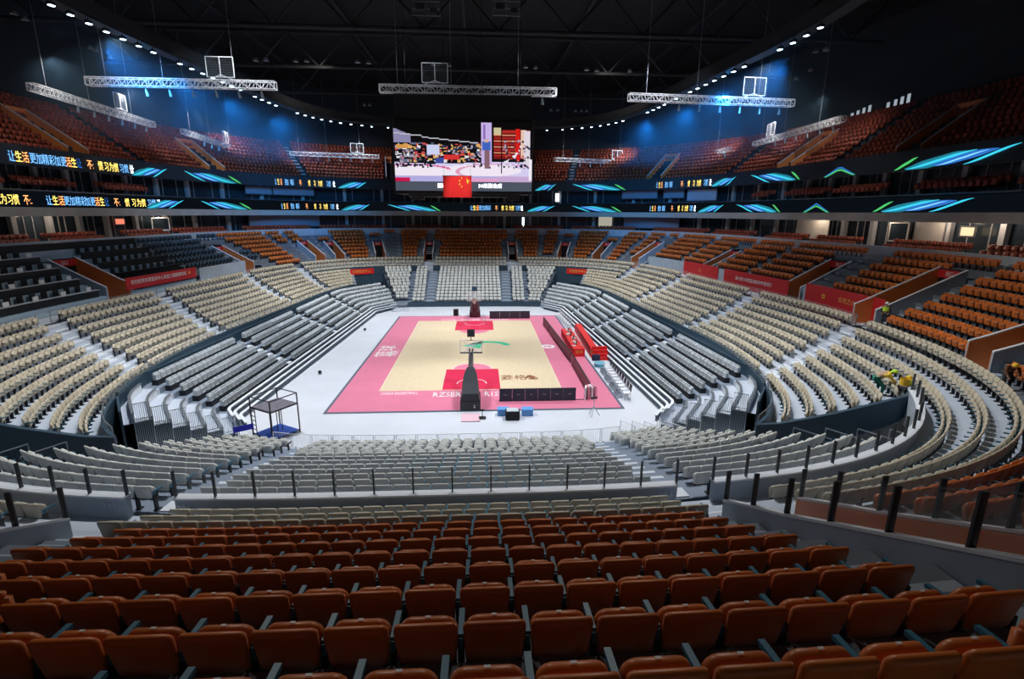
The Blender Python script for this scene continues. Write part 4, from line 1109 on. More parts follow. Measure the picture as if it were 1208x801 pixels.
# ------------------------------------------------------------------ light ribbons
def ring_index(px, d, z, sy=None):
    P = curve(d); q = proj(np.c_[P[:, 0]+BX, P[:, 1], np.full(NB, z)])
    e = np.where((q[:, 2] > 5), abs(q[:, 0]-px), 1e9)
    return int(np.argmin(e))
RIB = {'lower': (11.45, 14.55, 15.85), 'upper': (12.75, 18.75, 20.15)}
def band(name, d, z0, z1, m, root, i0, i1, th=.06, step=5):
    P = curve(d); n = (i1-i0) % NB; idx = [(i0+k) % NB for k in range(0, n, step)]+[i1 % NB]
    mb = MB(); mb.wall([(P[i, 0]+BX, P[i, 1]) for i in idx], z0, z1, th); return mb.build(name, m, root)
def patch(mb, d, i0, i1, f):            # f(t) -> (z_low, z_high)
    P = curve(d); n = (i1-i0) % NB; N = max(3, n//3); k0 = len(mb.v)
    for k in range(N+1):
        t = k/N; i = (i0+int(round(n*t))) % NB; a, b = f(t)
        mb.v.append((P[i, 0]+BX, P[i, 1], a)); mb.v.append((P[i, 0]+BX, P[i, 1], b))
    for k in range(N): mb.f.append((k0+2*k, k0+2*k+1, k0+2*k+3, k0+2*k+2))
def swoosh(root, lvl, px0, px1, flip=False, green=True):
    d, z0, z1 = RIB[lvl]; h = z1-z0; a, b = ring_index(px0, d, z0), ring_index(px1, d, z0)
    # indices grow anticlockwise: image left->right on the far side runs with falling index
    if (a-b) % NB < (b-a) % NB: i0, i1, inv = b, a, True
    else: i0, i1, inv = a, b, False
    n = (i1-i0) % NB
    def seg(u0, u1, m, w0, lo, hi, name, off):
        if flip: u0, u1 = 1-u1, 1-u0
        v0, v1 = (1-u1, 1-u0) if inv else (u0, u1)
        j0, j1 = (i0+int(n*v0)) % NB, (i0+int(n*v1)) % NB
        def f(t):
            s = (1-t) if inv else t
            if flip: s = 1-s
            s = s*s*(3-2*s)*.4+s*.6
            c = z0+h*(lo+(hi-lo)*s); ww = h*w0*.30*min(1, .12+3.2*min(max(0, t), 1-min(1, t)))
            return max(z0+.03, c-ww), min(z1-.03, c+ww)
        mb = MB(); patch(mb, d-.06-off, j0, j1, f); mb.build(name, m, root)
    if green: seg(-.0, .22, e_green, .35, .05, .85, 'green_streak', .01)
    seg(.10, .72, e_teal, 1.0, .1, .8, 'teal_glow', .0)
    seg(.12, .70, e_cyan, .30, .05, .9, 'cyan_streak', .02)
    seg(.36, .85, e_blue, .7, .2, .8, 'blue_glow', .015)
    seg(.40, .78, e_lblue, .16, .12, .8, 'light_blue_streak', .03)
    seg(.62, 1.0, e_cyan, .26, .05, .95, 'cyan_streak', .035)
def rtext(root, lvl, px0, px1, segs):
    d, z0, z1 = RIB[lvl]; a, b = ring_index(px0, d, z0), ring_index(px1, d, z0)
    tot = sum(len(s) for s, m in segs); n = (a-b) % NB; sg = -1
    if n > NB/2: n = (b-a) % NB; sg = 1
    chord = np.linalg.norm((curve(d)[a]-curve(d)[b])); size = min(1.15*(z1-z0)*.72, 99); c = 0
    per = n*.15/tot
    for s, m in segs:
        k = (a+sg*int(n*(c+len(s)/2)/tot)) % NB; c += len(s)
        P = curve(d)[k]; nr = BNRM[k]
        text(s, size, m, root, (P[0]-nr[0]*.05+BX, P[1]-nr[1]*.05, (z0+z1)/2), (PI/2, 0, math.atan2(-nr[0], nr[1])), 'lettering', sx=min(1.3, per/size))
S1 = [('让', e_lblue), ('生', e_yellow), ('活', e_orange), ('更加', e_lblue), ('精彩', e_lblue), ('加更', e_lblue), ('活', e_orange), ('生', e_yellow), ('让', e_blue)]
S2 = [('不:', e_orange), (' 惯', e_yellow), ('习', e_yellow), ('为惯', e_yellow), ('习惯', e_lblue), ('让', e_white)]
for lvl in RIB:
    d, z0, z1 = RIB[lvl]
    root = thing('light_ribbon', '%s ring of LED boards with Chinese lettering and cyan streaks' % lvl, 'display', (0, 0, 0))
    band('screen', d, z0, z1, e_navy, root, 0, NB, .1)
    if lvl == 'lower':
        rtext(root, lvl, -6, 46, [('成', e_yellow), ('为', e_yellow), ('习', e_yellow), ('惯', e_yellow), ('不:.', e_orange)])
        rtext(root, lvl, 56, 130, S1); rtext(root, lvl, 134, 192, S2)
        swoosh(root, lvl, 168, 217, False, False); swoosh(root, lvl, 238, 297, True)
        rtext(root, lvl, 332, 356, S1[:5]); rtext(root, lvl, 360, 402, S2); swoosh(root, lvl, 398, 437, False, False)
        swoosh(root, lvl, 458, 520, True); rtext(root, lvl, 555, 580, S1[:5]); rtext(root, lvl, 583, 618, S2); swoosh(root, lvl, 618, 655, False, False)
        swoosh(root, lvl, 675, 733, True); rtext(root, lvl, 766, 787, S1[:5]); rtext(root, lvl, 790, 822, S2); swoosh(root, lvl, 820, 853, False, False)
        swoosh(root, lvl, 868, 921, True); swoosh(root, lvl, 1030, 1147)
        ch = (948, 979)
    else:
        rtext(root, lvl, 12, 98, S1); rtext(root, lvl, 102, 160, S2)
        swoosh(root, lvl, 150, 198, False, False); swoosh(root, lvl, 218, 285, True)
        rtext(root, lvl, 324, 350, S1[:5]); rtext(root, lvl, 352, 398, S2); swoosh(root, lvl, 394, 433, False, False)
        swoosh(root, lvl, 676, 738, True); swoosh(root, lvl, 628, 656, False, False)
        rtext(root, lvl, 773, 796, S1[:5]); rtext(root, lvl, 800, 840, S2); swoosh(root, lvl, 836, 868, False, False)
        swoosh(root, lvl, 885, 944, True); swoosh(root, lvl, 1055, 1203)
        ch = (972, 1010)
    for (dz, m) in ((0, e_blue), (.28, e_green)):
        a, b = ring_index(ch[0], d, z0), ring_index(ch[1], d, z0)
        if (a-b) % NB < (b-a) % NB: a, b = b, a
        mb = MB(); patch(mb, d-.08, a, b, lambda t: (max(z0+.03, z0+(1-abs(2*t-1))*(1.1-dz)-.12), z0+.05+(1-abs(2*t-1))*(1.1-dz))); mb.build('chevron', m, root)

# ------------------------------------------------------------------ suites behind the ribbons
m_col = mat('suite_column', (.30, .30, .31), .8); m_part = mat('suite_partition', (.10, .10, .11), .8); m_lilac = mat('roller_blind_lilac', (.20, .20, .26), .8)
for lvl, dd, z0, z1, N in (('club', 14.5, 10.45, 14.5, 60), ('upper', 15.1, 16.3, 18.9, 60)):
    n_ = 0
    for j in range(N):
        i = int(NB*(j+.5)/N); P = BP[i]
        if P[1] < -30: continue
        q = P+BNRM[i]*dd; rz = math.atan2(BNRM[i][0], -BNRM[i][1])
        mb = MB(); mb.box((q[0]+BX, q[1], (z0+z1)/2), (.55, .5, z1-z0), rz=rz)
        for s_ in (-1.6, 1.6): mb.box((q[0]+BX+s_*math.cos(rz)+BNRM[i][0]*.35, q[1]+s_*math.sin(rz)+BNRM[i][1]*.35, (z0+z1)/2), (.08, .1, z1-z0), rz=rz)
        struct(mb.build('suite_column', m_col))
def panel_at(px0, px1, d, z0, z1, m, name, label, cat, frame=None):
    i0, i1 = ring_index(px0, d, z0), ring_index(px1, d, z0)
    if (i0-i1) % NB < (i1-i0) % NB: i0, i1 = i1, i0
    P = curve(d); a, b = P[i0], P[i1]; c = (a+b)/2; n = BNRM[(i0+((i1-i0) % NB)//2) % NB]; L = float(np.linalg.norm(b-a))
    t = thing(name, label, cat, (c[0]+BX, c[1], z0), math.atan2(n[0], -n[1])+PI)
    mb = MB(); mb.box((0, 0, (z1-z0)/2), (L, .06, z1-z0)); mb.build('face', m, t)
    mb = MB(); f = .07
    for zz in (0, z1-z0): mb.box((0, 0, zz), (L+2*f, .1, f*2))
    for xx in (-L/2, L/2): mb.box((xx, 0, (z1-z0)/2), (f*2, .1, z1-z0))
    mb.build('frame', frame or m_part, t); return t
for px0, px1, u in ((290, 320, 'farther left'), (323, 371, 'beside the left light text')):
    panel_at(px0, px1, 14.4, 17.3, 18.6, m_lilac, 'roller_blind', 'grey lilac blind between the light ribbons, %s' % u, 'blind')
panel_at(295, 378, 14.0, 11.6, 14.0, m_lilac, 'roller_blind', 'long grey lilac blind below the lower light ribbon, left', 'blind')
panel_at(733, 776, 14.4, 17.2, 18.7, m_lilac, 'roller_blind', 'grey lilac blind between the light ribbons, right of the big screen', 'blind')
panel_at(783, 807, 14.4, 17.2, 18.7, m_lilac, 'roller_blind', 'narrow grey lilac blind between the ribbons on the right', 'blind')
panel_at(735, 800, 14.0, 11.6, 14.0, m_lilac, 'roller_blind', 'long grey blind below the lower ribbon, right of centre', 'blind')
panel_at(1047, 1068, 13.6, 11.6, 13.5, m_dglass, 'wall_screen', 'dark screen in a pale frame below the right ribbon', 'screen', m_beam)
panel_at(181, 200, 13.6, 11.6, 13.3, m_dglass, 'wall_screen', 'dark screen in a pale frame below the left ribbon', 'screen', m_white)
panel_at(1132, 1150, 13.8, 12.4, 13.3, emit('warm_sign', (1, .7, .4), .55), 'lit_menu_sign', 'warm lit sign with an orange stripe in the right suite', 'sign')
panel_at(136, 147, 13.8, 12.5, 13.3, emit('red_sign', (1, .25, .15), .45), 'lit_wall_sign', 'small red and white lit sign in the left suite', 'sign')
panel_at(706, 722, 14.2, 11.5, 13.9, emit('suite_lit', (.8, .75, .6), .22), 'lit_suite_window', 'pale lit suite window below the lower ribbon, right of centre', 'window')
panel_at(655, 660, 14.3, 16.6, 18.4, emit('doorlit', (.8, .9, 1), 1.3), 'lit_doorway', 'narrow bright doorway between the ribbons right of the screen', 'door')
panel_at(615, 619, 14.0, 11.4, 13.5, emit('doorlit', (.8, .9, 1), 1.3), 'lit_doorway', 'narrow bright doorway under the lower ribbon right of centre', 'door')
panel_at(810, 845, 14.4, 16.6, 18.6, mat('white_screen_wall', (.38, .38, .46), .7), 'pale_partition', 'pale patterned partition between the ribbons on the right', 'partition')
# pale wall patches of the right club rooms
panel_at(938, 976, 14.2, 11.2, 13.8, m_beam, 'club_partition', 'warm grey partition in the club level, right of centre', 'partition')
panel_at(1075, 1110, 14.2, 11.2, 13.8, m_beam, 'club_partition', 'warm grey partition right of the dark framed screen', 'partition')

# ------------------------------------------------------------------ upper tier details: orange passage walls, parapet rail, windows above
for c in UC:
    if c.kind != 'pit' or c.p[1] < -32: continue
    p, q = c.p+c.v*1.6, c.p+c.v*8.2
    root = bpy.data.objects.new('upper_passage', None); COL.objects.link(root); root['kind'] = 'structure'
    for sg in (-1, 1):
        a, b = p+c.n*sg*(c.hw-.15), q+c.n*sg*(c.hw-.15)
        mb = MB(); mb.wall([(a[0]+BX, a[1]), (b[0]+BX, b[1])], [19.6, 22.6], [21.3, 25.8], .14); mb.build('panel', m_panel, root)
        mb = MB(); mb.wall([(a[0]+BX, a[1]), (b[0]+BX, b[1])], [21.3, 25.8], [21.38, 25.88], .2); mb.build('coping', m_conc, root)
    a, b = q+c.n*(c.hw-.2), q-c.n*(c.hw-.2)
    mb = MB(); mb.wall([(a[0]+BX, a[1]), (b[0]+BX, b[1])], 22.0, 25.8, .14); mb.build('end_panel', m_panel, root)
for k, (x0, y0, x1, y1, n) in enumerate(((1003, 140, 1030, 128, 4), (1045, 128, 1077, 115, 4))):
    i0, i1 = ring_index(x0, 24.8, 29), ring_index(x1, 24.8, 29); P = curve(24.9)
    for j in range(n):
        pxm = x0+(x1-x0)*(j+.5)/n; pym = y0+(y1-y0)*(j+.5)/n; i = ring_index(pxm, 24.9, 29); n_ = BNRM[i]
        dist = proj([P[i, 0]+BX, P[i, 1], 29])[2]; zc = CH+dist*ray(pxm, pym)[2]
        t = thing('lit_window', '%s window from the left in the %s pale group high on the right wall' % (ordn(j+1), 'left' if k == 0 else 'right'), 'window', (P[i, 0]+BX, P[i, 1], zc), math.atan2(n_[0], -n_[1])+PI, None)
        mb = MB(); mb.box((0, 0, 0), (.50, .05, 1.25)); mb.build('pane', e_dim, t)
        mb = MB()
        for xx in (-.27, .27): mb.box((xx, .03, 0), (.06, .1, 1.35))
        for zz in (-.65, .65): mb.box((0, .03, zz), (.6, .1, .06))
        mb.build('frame', m_part, t)
    
# ------------------------------------------------------------------ centre-hung scoreboard and flag
YS = -2.0
def sp(px, py, y=YS): return ony(px, py, y)
tl, br = sp(462.5, 141), sp(627.5, 226); W_ = br[0]-tl[0]; H_ = tl[2]-br[2]
sb_ = thing('scoreboard', 'large centre-hung video screen showing a bright studio picture above the court', 'screen', ((tl[0]+br[0])/2, YS, br[2]), -.010)
mb = MB(); mb.box((0, 1.6, H_/2+1.0), (W_-.4, 3.0, H_+2.6)); mb.build('housing', m_black, sb_)
mb = MB()
for x in (-W_/2-.12, W_/2+.12): mb.box((x, .2, H_/2), (.16, .5, H_+.6))
mb.box((0, .2, -.15), (W_+.4, .5, .25)); mb.build('bezel', m_dark, sb_)
mb = MB(); mb.box((0, .02, .42), (W_-.1, .08, .84)); mb.build('caption_band', emit('caption_grey', (.045, .055, .075), .7), sb_)
text('国家队', .46, e_white, sb_, (-1.9, -.05, .46), (PI/2, 0, 0)); text('50米测合成', .46, e_white, sb_, (2.55, -.05, .46), (PI/2, 0, 0))
# picture painted as cell colours on the flat screen
GW, GH = 132, 62
img = np.zeros((GH, GW, 3)); rr = random.Random(4)
def R_(x0, y0, x1, y1, c):               # fractions, y downwards, within picture area
    img[int(y0*GH):max(int(y0*GH)+1, int(y1*GH)), int(x0*GW):max(int(x0*GW)+1, int(x1*GW))] = c
PAL = [(.9, .9, .95), (.75, .2, .18), (.1, .12, .2), (.02, .02, .03), (.55, .5, .6), (.85, .6, .3), (.3, .32, .45)]
R_(0, .30, 1, 1, (.02, .02, .03))
for x in range(GW):
    f = x/GW
    if f < .12: img[int((.13+.9*f)*GH):int((.36+.1*f)*GH), x] = (.45, .43, .6)
    if f < .60: y = int((.20+.22*f+(.02 if f > .2 else 0))*GH); img[y, x] = (.7, .7, .75)
for _ in range(330):
    x = rr.uniform(0, .62); y = rr.uniform(.36, .66); R_(x, y, x+rr.uniform(.006, .03), y+rr.uniform(.01, .05), PAL[rr.randrange(7)])
R_(.24, .40, .33, .56, (.75, .78, .95)); R_(.36, .55, .47, .64, (.8, .12, .12)); R_(.30, .60, .36, .70, (.15, .2, .5)); R_(.02, .40, .10, .46, (.8, .5, .2))
for x in range(GW):
    f = x/GW; y0 = .69+.02*math.sin(f*6)
    for y in range(int(y0*GH), GH):
        v = y/GH; c = np.array((.80, .76, .95))
        if ((f-.62)/.30)**2+((v-.80)/.10)**2 < 1 or ((f-.12)/.30)**2+((v-.84)/.11)**2 < 1: c = np.array((.95, .90, .97))
        e1 = abs(((f-.12)/.32)**2+((v-.84)/.13)**2-1); e2 = abs(((f-.75)/.30)**2+((v-.82)/.13)**2-1)
        if e1 < .13 and f < .4: c = np.array((.85, .25, .42))
        if e2 < .10: c = np.array((.86, .5, .66))
        if v > .90: c = np.array((.62, .60, .85)) if f < .75 else np.array((.72, .58, .78))
        if v > .93 and f < .10: c = np.array((.75, .04, .2))
        if v > .93 and .5 < f < .75: c = np.array((.85, .55, .75))
        img[y, x] = c
for _ in range(60):
    x = rr.choice([rr.uniform(0, .28), rr.uniform(.55, .97)]); y = rr.uniform(.68, .76); R_(x, y, x+.012, y+.03, (.05, .05, .08))
R_(.63, .02, .71, .70, (.72, .62, .9)); R_(.645, .05, .665, .30, (.45, .3, .65)); R_(.64, .33, .70, .48, (.16, .28, .68)); R_(.655, .48, .69, .78, (.42, .28, .32)); R_(.655, .30, .685, .35, (.8, .6, .5))
R_(.72, .14, .99, .62, (.35, .05, .05))
for k in range(9):
    y = .16+.05*k; R_(.72, y, .88, y+.018, (.85, .5, .35) if k % 2 else (.65, .1, .08))
R_(.72, .10, .78, .22, (.75, .7, .5)); R_(.885, .12, .91, .66, (.8, .06, .05)); R_(.92, .14, .955, .60, (.9, .7, .6)); R_(.94, .16, .99, .7, (.85, .8, .85)); R_(.78, .08, .786, .86, (.02, .02, .02))
for _ in range(60):
    x = rr.uniform(.79, .98); y = rr.uniform(.30, .72); R_(x, y, x+.012, y+.025, PAL[rr.randrange(5)])
R_(.98, .62, 1, .98, (.95, .92, .97))
x0, x1, z0, z1 = -W_/2+.05, W_/2-.05, .86, H_-.05
mb = MB()
for j in range(GH+1):
    for i in range(GW+1): mb.v.append((x0+(x1-x0)*i/GW, -.04, z1-(z1-z0)*j/GH))
for j in range(GH):
    for i in range(GW):
        a = j*(GW+1)+i; mb.f.append((a, a+GW+1, a+GW+2, a+1))
mpic = bpy.data.materials.new('screen_picture'); mpic.use_nodes = True; nt = mpic.node_tree; b = nt.nodes['Principled BSDF']; b.inputs['Base Color'].default_value = (.01, .01, .01, 1)
at = nt.nodes.new('ShaderNodeAttribute'); at.attribute_name = 'picture'; nt.links.new(at.outputs['Color'], b.inputs['Emission Color']); b.inputs['Emission Strength'].default_value = .42
pic = mb.build('picture', mpic, sb_); at_ = pic.data.color_attributes.new('picture', 'FLOAT_COLOR', 'CORNER')
cc = np.ones((GH*GW, 4, 4), np.float32); cc[:, :, :3] = (img.reshape(-1, 1, 3)**1.6); at_.data.foreach_set('color', cc.ravel())
mb = MB()
for x in (-5.5, -1.8, 1.8, 5.5): mb.tube((x, 1.5, H_+2.2), (x, 1.5, 39.4-br[2]), .03, 5)
mb.build('hanging_cable', m_dark, sb_)
mb = MB(); mb.box((-4.6, 1.0, -.55), (1.2, .6, .6)); mb.box((4.9, 1.0, -.55), (1.2, .6, .6)); mb.box((0, 1.2, -.4), (11, 1.6, .3)); mb.build('lower_speaker_frame', m_dark, sb_)
f0, f1 = sp(522.5, 207.5, -2.6), sp(556.5, 233, -2.6); fw, fh = f1[0]-f0[0], f0[2]-f1[2]
fl = thing('flag', 'red flag with five yellow stars hanging below the big screen', 'flag', (f0[0], -2.6, f1[2]))
mb = MB(); mb.wall([(0, 0), (fw*.25, .03), (fw*.5, 0), (fw*.75, -.03), (fw, 0)], 0, fh, .03)
mb.build('cloth', mat('flag_red', (.75, .01, .01), .6, emis=.35, ecol=(.8, .01, .01)) if False else mat('flag_red', (.85, .012, .01), .6), fl)
mb = MB()
def star(mb, cx, cz, r, y=-.035):
    k = len(mb.v); mb.v.append((cx, y, cz))
    for i in range(10):
        a = PI/2+i*PI/5; q = r if i % 2 == 0 else r*.4; mb.v.append((cx+q*math.cos(a), y, cz+q*math.sin(a)))
    for i in range(10): mb.f.append((k, k+1+i, k+1+(i+1) % 10))
star(mb, fw*.84, fh*.76, fh*.16)
for x, z in ((.66, .90), (.58, .78), (.58, .62), (.66, .50)): star(mb, fw*x, fh*z, fh*.06)
mb.build('stars', mat('flag_yellow', (.9, .7, .03), .6), fl)
mb = MB(); mb.tube((-.05, 0, fh+.02), (fw+.05, 0, fh+.02), .03, 5); mb.tube((.1, 0, fh), (.1, .5, fh+1.0), .012, 4); mb.tube((fw-.1, 0, fh), (fw-.1, .5, fh+1.0), .012, 4); mb.build('top_bar', m_dark, fl)

# ------------------------------------------------------------------ hanging lighting trusses
def truss(a, b, z, label, pf=.73, lamps=6, cab=(.1, .4, .78), pw=2.5, ph=1.75, tilt=0):
    a, b = Vector((a[0], a[1], z)), Vector((b[0], b[1], z)); d = b-a; L = d.length
    t = thing('lighting_truss', label, 'truss', tuple(a), math.atan2(d.y, d.x))
    hw, hh = .34, .34
    for sy in (-1, 1):
        for sz in (-1, 1):
            mb = MB(); mb.tube((0, sy*hw, sz*hh), (L, sy*hw, sz*hh), .045, 6); mb.build('chord', m_truss, t)
    mb = MB(); n = max(6, int(L/.62))
    for k in range(n):
        x0, x1 = L*k/n, L*(k+1)/n; s = 1 if k % 2 else -1
        for sy in (-1, 1): mb.tube((x0, sy*hw, -s*hh), (x1, sy*hw, s*hh), .024, 4); mb.tube((x0, sy*hw, -hh), (x0, sy*hw, hh), .02, 4)
        for sz in (-1, 1): mb.tube((x0, -s*hw, sz*hh), (x1, s*hw, sz*hh), .024, 4)
    for x in (0, L):
        for sy in (-1, 1): mb.tube((x, sy*hw, -hh), (x, sy*hw, hh), .04, 5)
        for sz in (-1, 1): mb.tube((x, -hw, sz*hh), (x, hw, sz*hh), .04, 5)
    mb.build('lattice', m_truss, t)
    x = L*pf; mb = MB()
    for xx in (-pw/2, 0, pw/2): mb.tube((x+xx, 0, hh+.3), (x+xx, 0, hh+.3+ph), .045, 5)
    for zz in (hh+.3, hh+.3+ph): mb.tube((x-pw/2, 0, zz), (x+pw/2, 0, zz), .045, 5)
    mb.tube((x-pw*.55, 0, hh), (x, 0, hh+.5), .035, 5); mb.tube((x+pw*.55, 0, hh), (x, 0, hh+.5), .035, 5)
    pf_ = mb.build('hoist_frame', m_truss, t)
    mb = MB()
    for k in range(1, 16): mb.tube((x-pw/2+pw*k/16, 0, hh+.3), (x-pw/2+pw*k/16, 0, hh+.3+ph), .012, 3)
    for k in range(1, 8): mb.tube((x-pw/2, 0, hh+.3+ph*k/8), (x+pw/2, 0, hh+.3+ph*k/8), .010, 3)
    mb.build('mesh_panel', m_rail, pf_)
    for k in range(lamps):
        xx = L*(.30+.62*k/max(1, lamps-1)) if lamps > 1 else L/2
        mb = MB(); mb.tube((xx, 0, -hh), (xx, 0, -hh-.30), .05, 5); mb.tube((xx, 0, -hh-.28), (xx+.04, .1, -hh-.82), .10, 8, .16); mb.build('spotlight', m_rail, t)
    for f in cab:
        mb = MB(); mb.tube((L*f, 0, hh), (L*f, 0, 39.4-z), .022, 4); mb.build('cable', m_cable, t)
    return t
TR = [((103, 96), (325, 101), 26.0, .71, 'white truss upper left, the longest across the dark ceiling'),
      ((448, 104.5), (656, 109), 26.0, .31, 'thin grey truss in the middle above the big screen'),
      ((742, 114.5), (935, 122), 26.0, .75, 'white truss at upper right with a row of spotlights'),
      ((36, 102), (180, 147), 25.6, .68, 'oblique white truss at the far left edge'),
      ((216, 155), (284, 178), 25.6, .70, 'short oblique truss left, above the red seats'),
      ((342, 181), (447, 185), 25.3, .75, 'level truss left of the big screen'),
      ((654, 188), (751, 192.5), 24.9, .75, 'level truss right of the big screen'),
      ((890, 170), (995, 140), 25.6, .22, 'oblique white truss at right above the orange seats'),
      ((805, 192), (861, 175.5), 25.3, .30, 'short oblique truss at right, beyond the larger oblique one')]
for a, b, z, pf, lab in TR:
    truss(onz(*a, z), onz(*b, z), z, lab, pf)

for a, b, z, pf, lab in TR:               # spots added on the camera side to brighten each truss
    A_, B_ = onz(*a, z), onz(*b, z); v_ = (A_+B_)/2-CAMP; v_[2] = 0; v_ /= np.linalg.norm(v_)
    for f_ in (.2, .8):
        m_ = A_+(B_-A_)*f_; l_ = m_-v_*3.2
        spot(l_[0], l_[1], z+3.0, m_[0], m_[1], z-.4, 480 if 'thin grey' not in lab else 70, 125, .5, .2, (.9, .95, 1))
spot(.4, -12, 27, f0[0]+1.5, -2.6, f1[2]+1, 4000, 14, .8, .2)  # spot added to brighten the flag
for px_, py_ in ((1110, 250), (1040, 252), (1165, 250), (190, 250), (60, 250), (960, 250)):   # lamps inside the club rooms
    i = ring_index(px_, 13.0, 13); q = curve(13.0)[i]
    l = bpy.data.lights.new('room_lamp', 'POINT'); l.energy = 90; l.color = (1, .78, .58); l.shadow_soft_size = .3
    o = bpy.data.objects.new('room_lamp', l); COL.objects.link(o); o.location = (q[0]+BX, q[1], 13.9)
# ------------------------------------------------------------------ catwalks with blue-white lamps
for sx in (-1, 1):
    P = curve(-5.5); sd = 'left' if sx < 0 else 'right'
    idx = [i for i in range(NB) if P[i, 0]*sx > 0 and -28 < P[i, 1] < 36]
    pts = [(P[i, 0]+BX, P[i, 1]) for i in idx[::8]]
    root = thing('catwalk', 'dark roof catwalk arc carrying lamps on the %s side' % sd, 'catwalk', (sx*26+BX, 0, 28.2)); o_ = (sx*26+BX, 0)
    loc = [(x-o_[0], y) for x, y in pts]
    mb = MB(); mb.wall(loc, 0, .25, 1.1); mb.build('walkway', m_dark, root)
    mb = MB(); mb.wall([(x-.55*sx, y) for x, y in loc], .3, 1.3, .05); mb.build('side_mesh', m_black, root)
    L = ring_pts(-5.9, lambda P: (P[:, 0]*sx > 0) & (P[:, 1] > -27) & (P[:, 1] < 35), 1.75)[0]
    if sx < 0: L = L[::-1]
    lproto = None; rj = random.Random(3+sx); n = 0
    for k, (x, y) in enumerate(L):
        if (k//4) % 2 and rj.random() < .45: continue
        n += 1
        lab = '%s glowing blue-white lamp from the camera end of the %s catwalk' % (ordn(n), sd)
        if lproto is None:
            lproto = thing('floodlight', lab, 'lamp', (x, y, 27.9), .3*sx, 'blue-white lamps of the %s catwalk' % sd)
            mb = MB(); mb.box((0, 0, 0), (.30, .42, .22)); mb.box((0, 0, .2), (.06, .06, .25)); mb.build('housing', m_dark, lproto)
            mb = MB(); mb.box((-sx*.03, 0, -.13), (.22, .34, .05)); mb.build('lens', e_lamp, lproto)
        else: dup(lproto, (x, y, 27.9), .3*sx, lab)
# arc of lamps across the far end
L = ring_pts(-5.5, lambda P: (P[:, 1] > 36), 2.6)[0]
P = curve(-5.0); idx = [i for i in range(NB) if P[i, 1] > 36]
root = thing('catwalk', 'dark roof catwalk across the far end behind the big screen', 'catwalk', (0, 40, 28.2)); mb = MB(); mb.wall([(P[i, 0]+BX, P[i, 1]-40) for i in idx[::8]], 0, .25, 1.1); mb.build('walkway', m_dark, root)
mb = MB(); mb.wall([(P[i, 0]+BX, P[i, 1]-40.5) for i in idx[::8]], .3, 1.2, .05); mb.build('side_mesh', m_black, root)
for k, (x, y) in enumerate(L):
    if abs(x) < 11: continue
    dup(lproto, (x, y, 27.9), 0, '%s glowing lamp from the right on the far end catwalk' % ordn(k+1), 'lamps of the far catwalk')

# ------------------------------------------------------------------ roof steel, ducts and small lamps
m_steel = mat('roof_steel', (.018, .020, .024), .8)
for k, y in enumerate((-36, -22, -8, 8, 24, 40)):
    t = thing('roof_truss', '%s dark roof truss from the camera spanning the hall' % ordn(k+1), 'truss', (BX, y, 33.5), 0); mb = MB()
    for z in (0, 4.2): mb.tube((-48, 0, z+(0 if z else 0)), (48, 0, z), .22, 6)
    mb.build('chord', m_steel, t); mb = MB()
    for j in range(24):
        x0 = -48+4*j; mb.tube((x0, 0, 0 if j % 2 else 4.2), (x0+4, 0, 4.2 if j % 2 else 0), .13, 5)
    mb.build('web_member', m_steel, t)
for k, x in enumerate((-30, -15, 0, 15, 30)):
    t = thing('roof_purlin', '%s long roof beam from the left running away from the camera' % ordn(k+1), 'beam', (BX+x, 0, 38.2)); mb = MB(); mb.box((0, 0, 0), (.3, 120, .6)); mb.build('beam', m_steel, t)
for k, (a, b) in enumerate((((-13, -12), (-4, -12)), ((1, -12), (10, -12)), ((13, -14), (26, -14)))):
    t = thing('air_duct', '%s grey air duct from the left high under the roof' % ordn(k+1), 'duct', (a[0], a[1], 35.5)); L_ = b[0]-a[0]
    mb = MB(); mb.tube((0, 0, 0), (L_, 0, 0), .55, 12); mb.build('duct', mat('duct_grey', (.10, .105, .115), .5, .4), t, True)
    mb = MB()
    for j in range(int(L_/1.5)+1): mb.tube((1.5*j, 0, 0), (1.5*j+.08, 0, 0), .62, 12)
    mb.build('seam_ring', m_steel, t)
for k, (x0, x1, y0, y1) in enumerate(((477, 528, 0, 20), (570, 625, 0, 24))):
    c = onz((x0+x1)/2, 10, 33); t = thing('hoist_frame', '%s grey rigging frame at the top middle of the ceiling' % ('left' if k == 0 else 'right'), 'frame', tuple(c)); mb = MB()
    for xx in (-1.3, 0, 1.3): mb.box((xx, 0, 0), (.08, .08, 1.2))
    for zz in (-.6, 0, .6): mb.box((0, 0, zz), (2.7, .08, .08))
    mb.build('frame', mat('rig_grey', (.22, .24, .26), .5, .3), t); mb = MB(); mb.box((-.6, 0, .1), (.8, .5, .5)); mb.build('hoist_motor', m_steel, t); mb = MB(); mb.box((.7, 0, -.2), (.6, .5, .4)); mb.build('hoist_motor', m_steel, t)
LP = [(17, 17), (30, 24), (107, 58), (113, 61), (130, 69), (422, 74), (435, 75), (511, 77), (530, 78), (620, 80), (632, 81), (692, 83), (704, 84), (743, 85), (650, 131), (658, 131), (679, 132), (686, 132), (692, 132), (430, 125), (436, 125), (962, 62), (974, 60), (956, 84), (1044, 95), (939, 94), (1061, 99), (1101, 86), (302, 72), (314, 72), (349, 73), (362, 73), (725, 133), (738, 133)]
lp = None
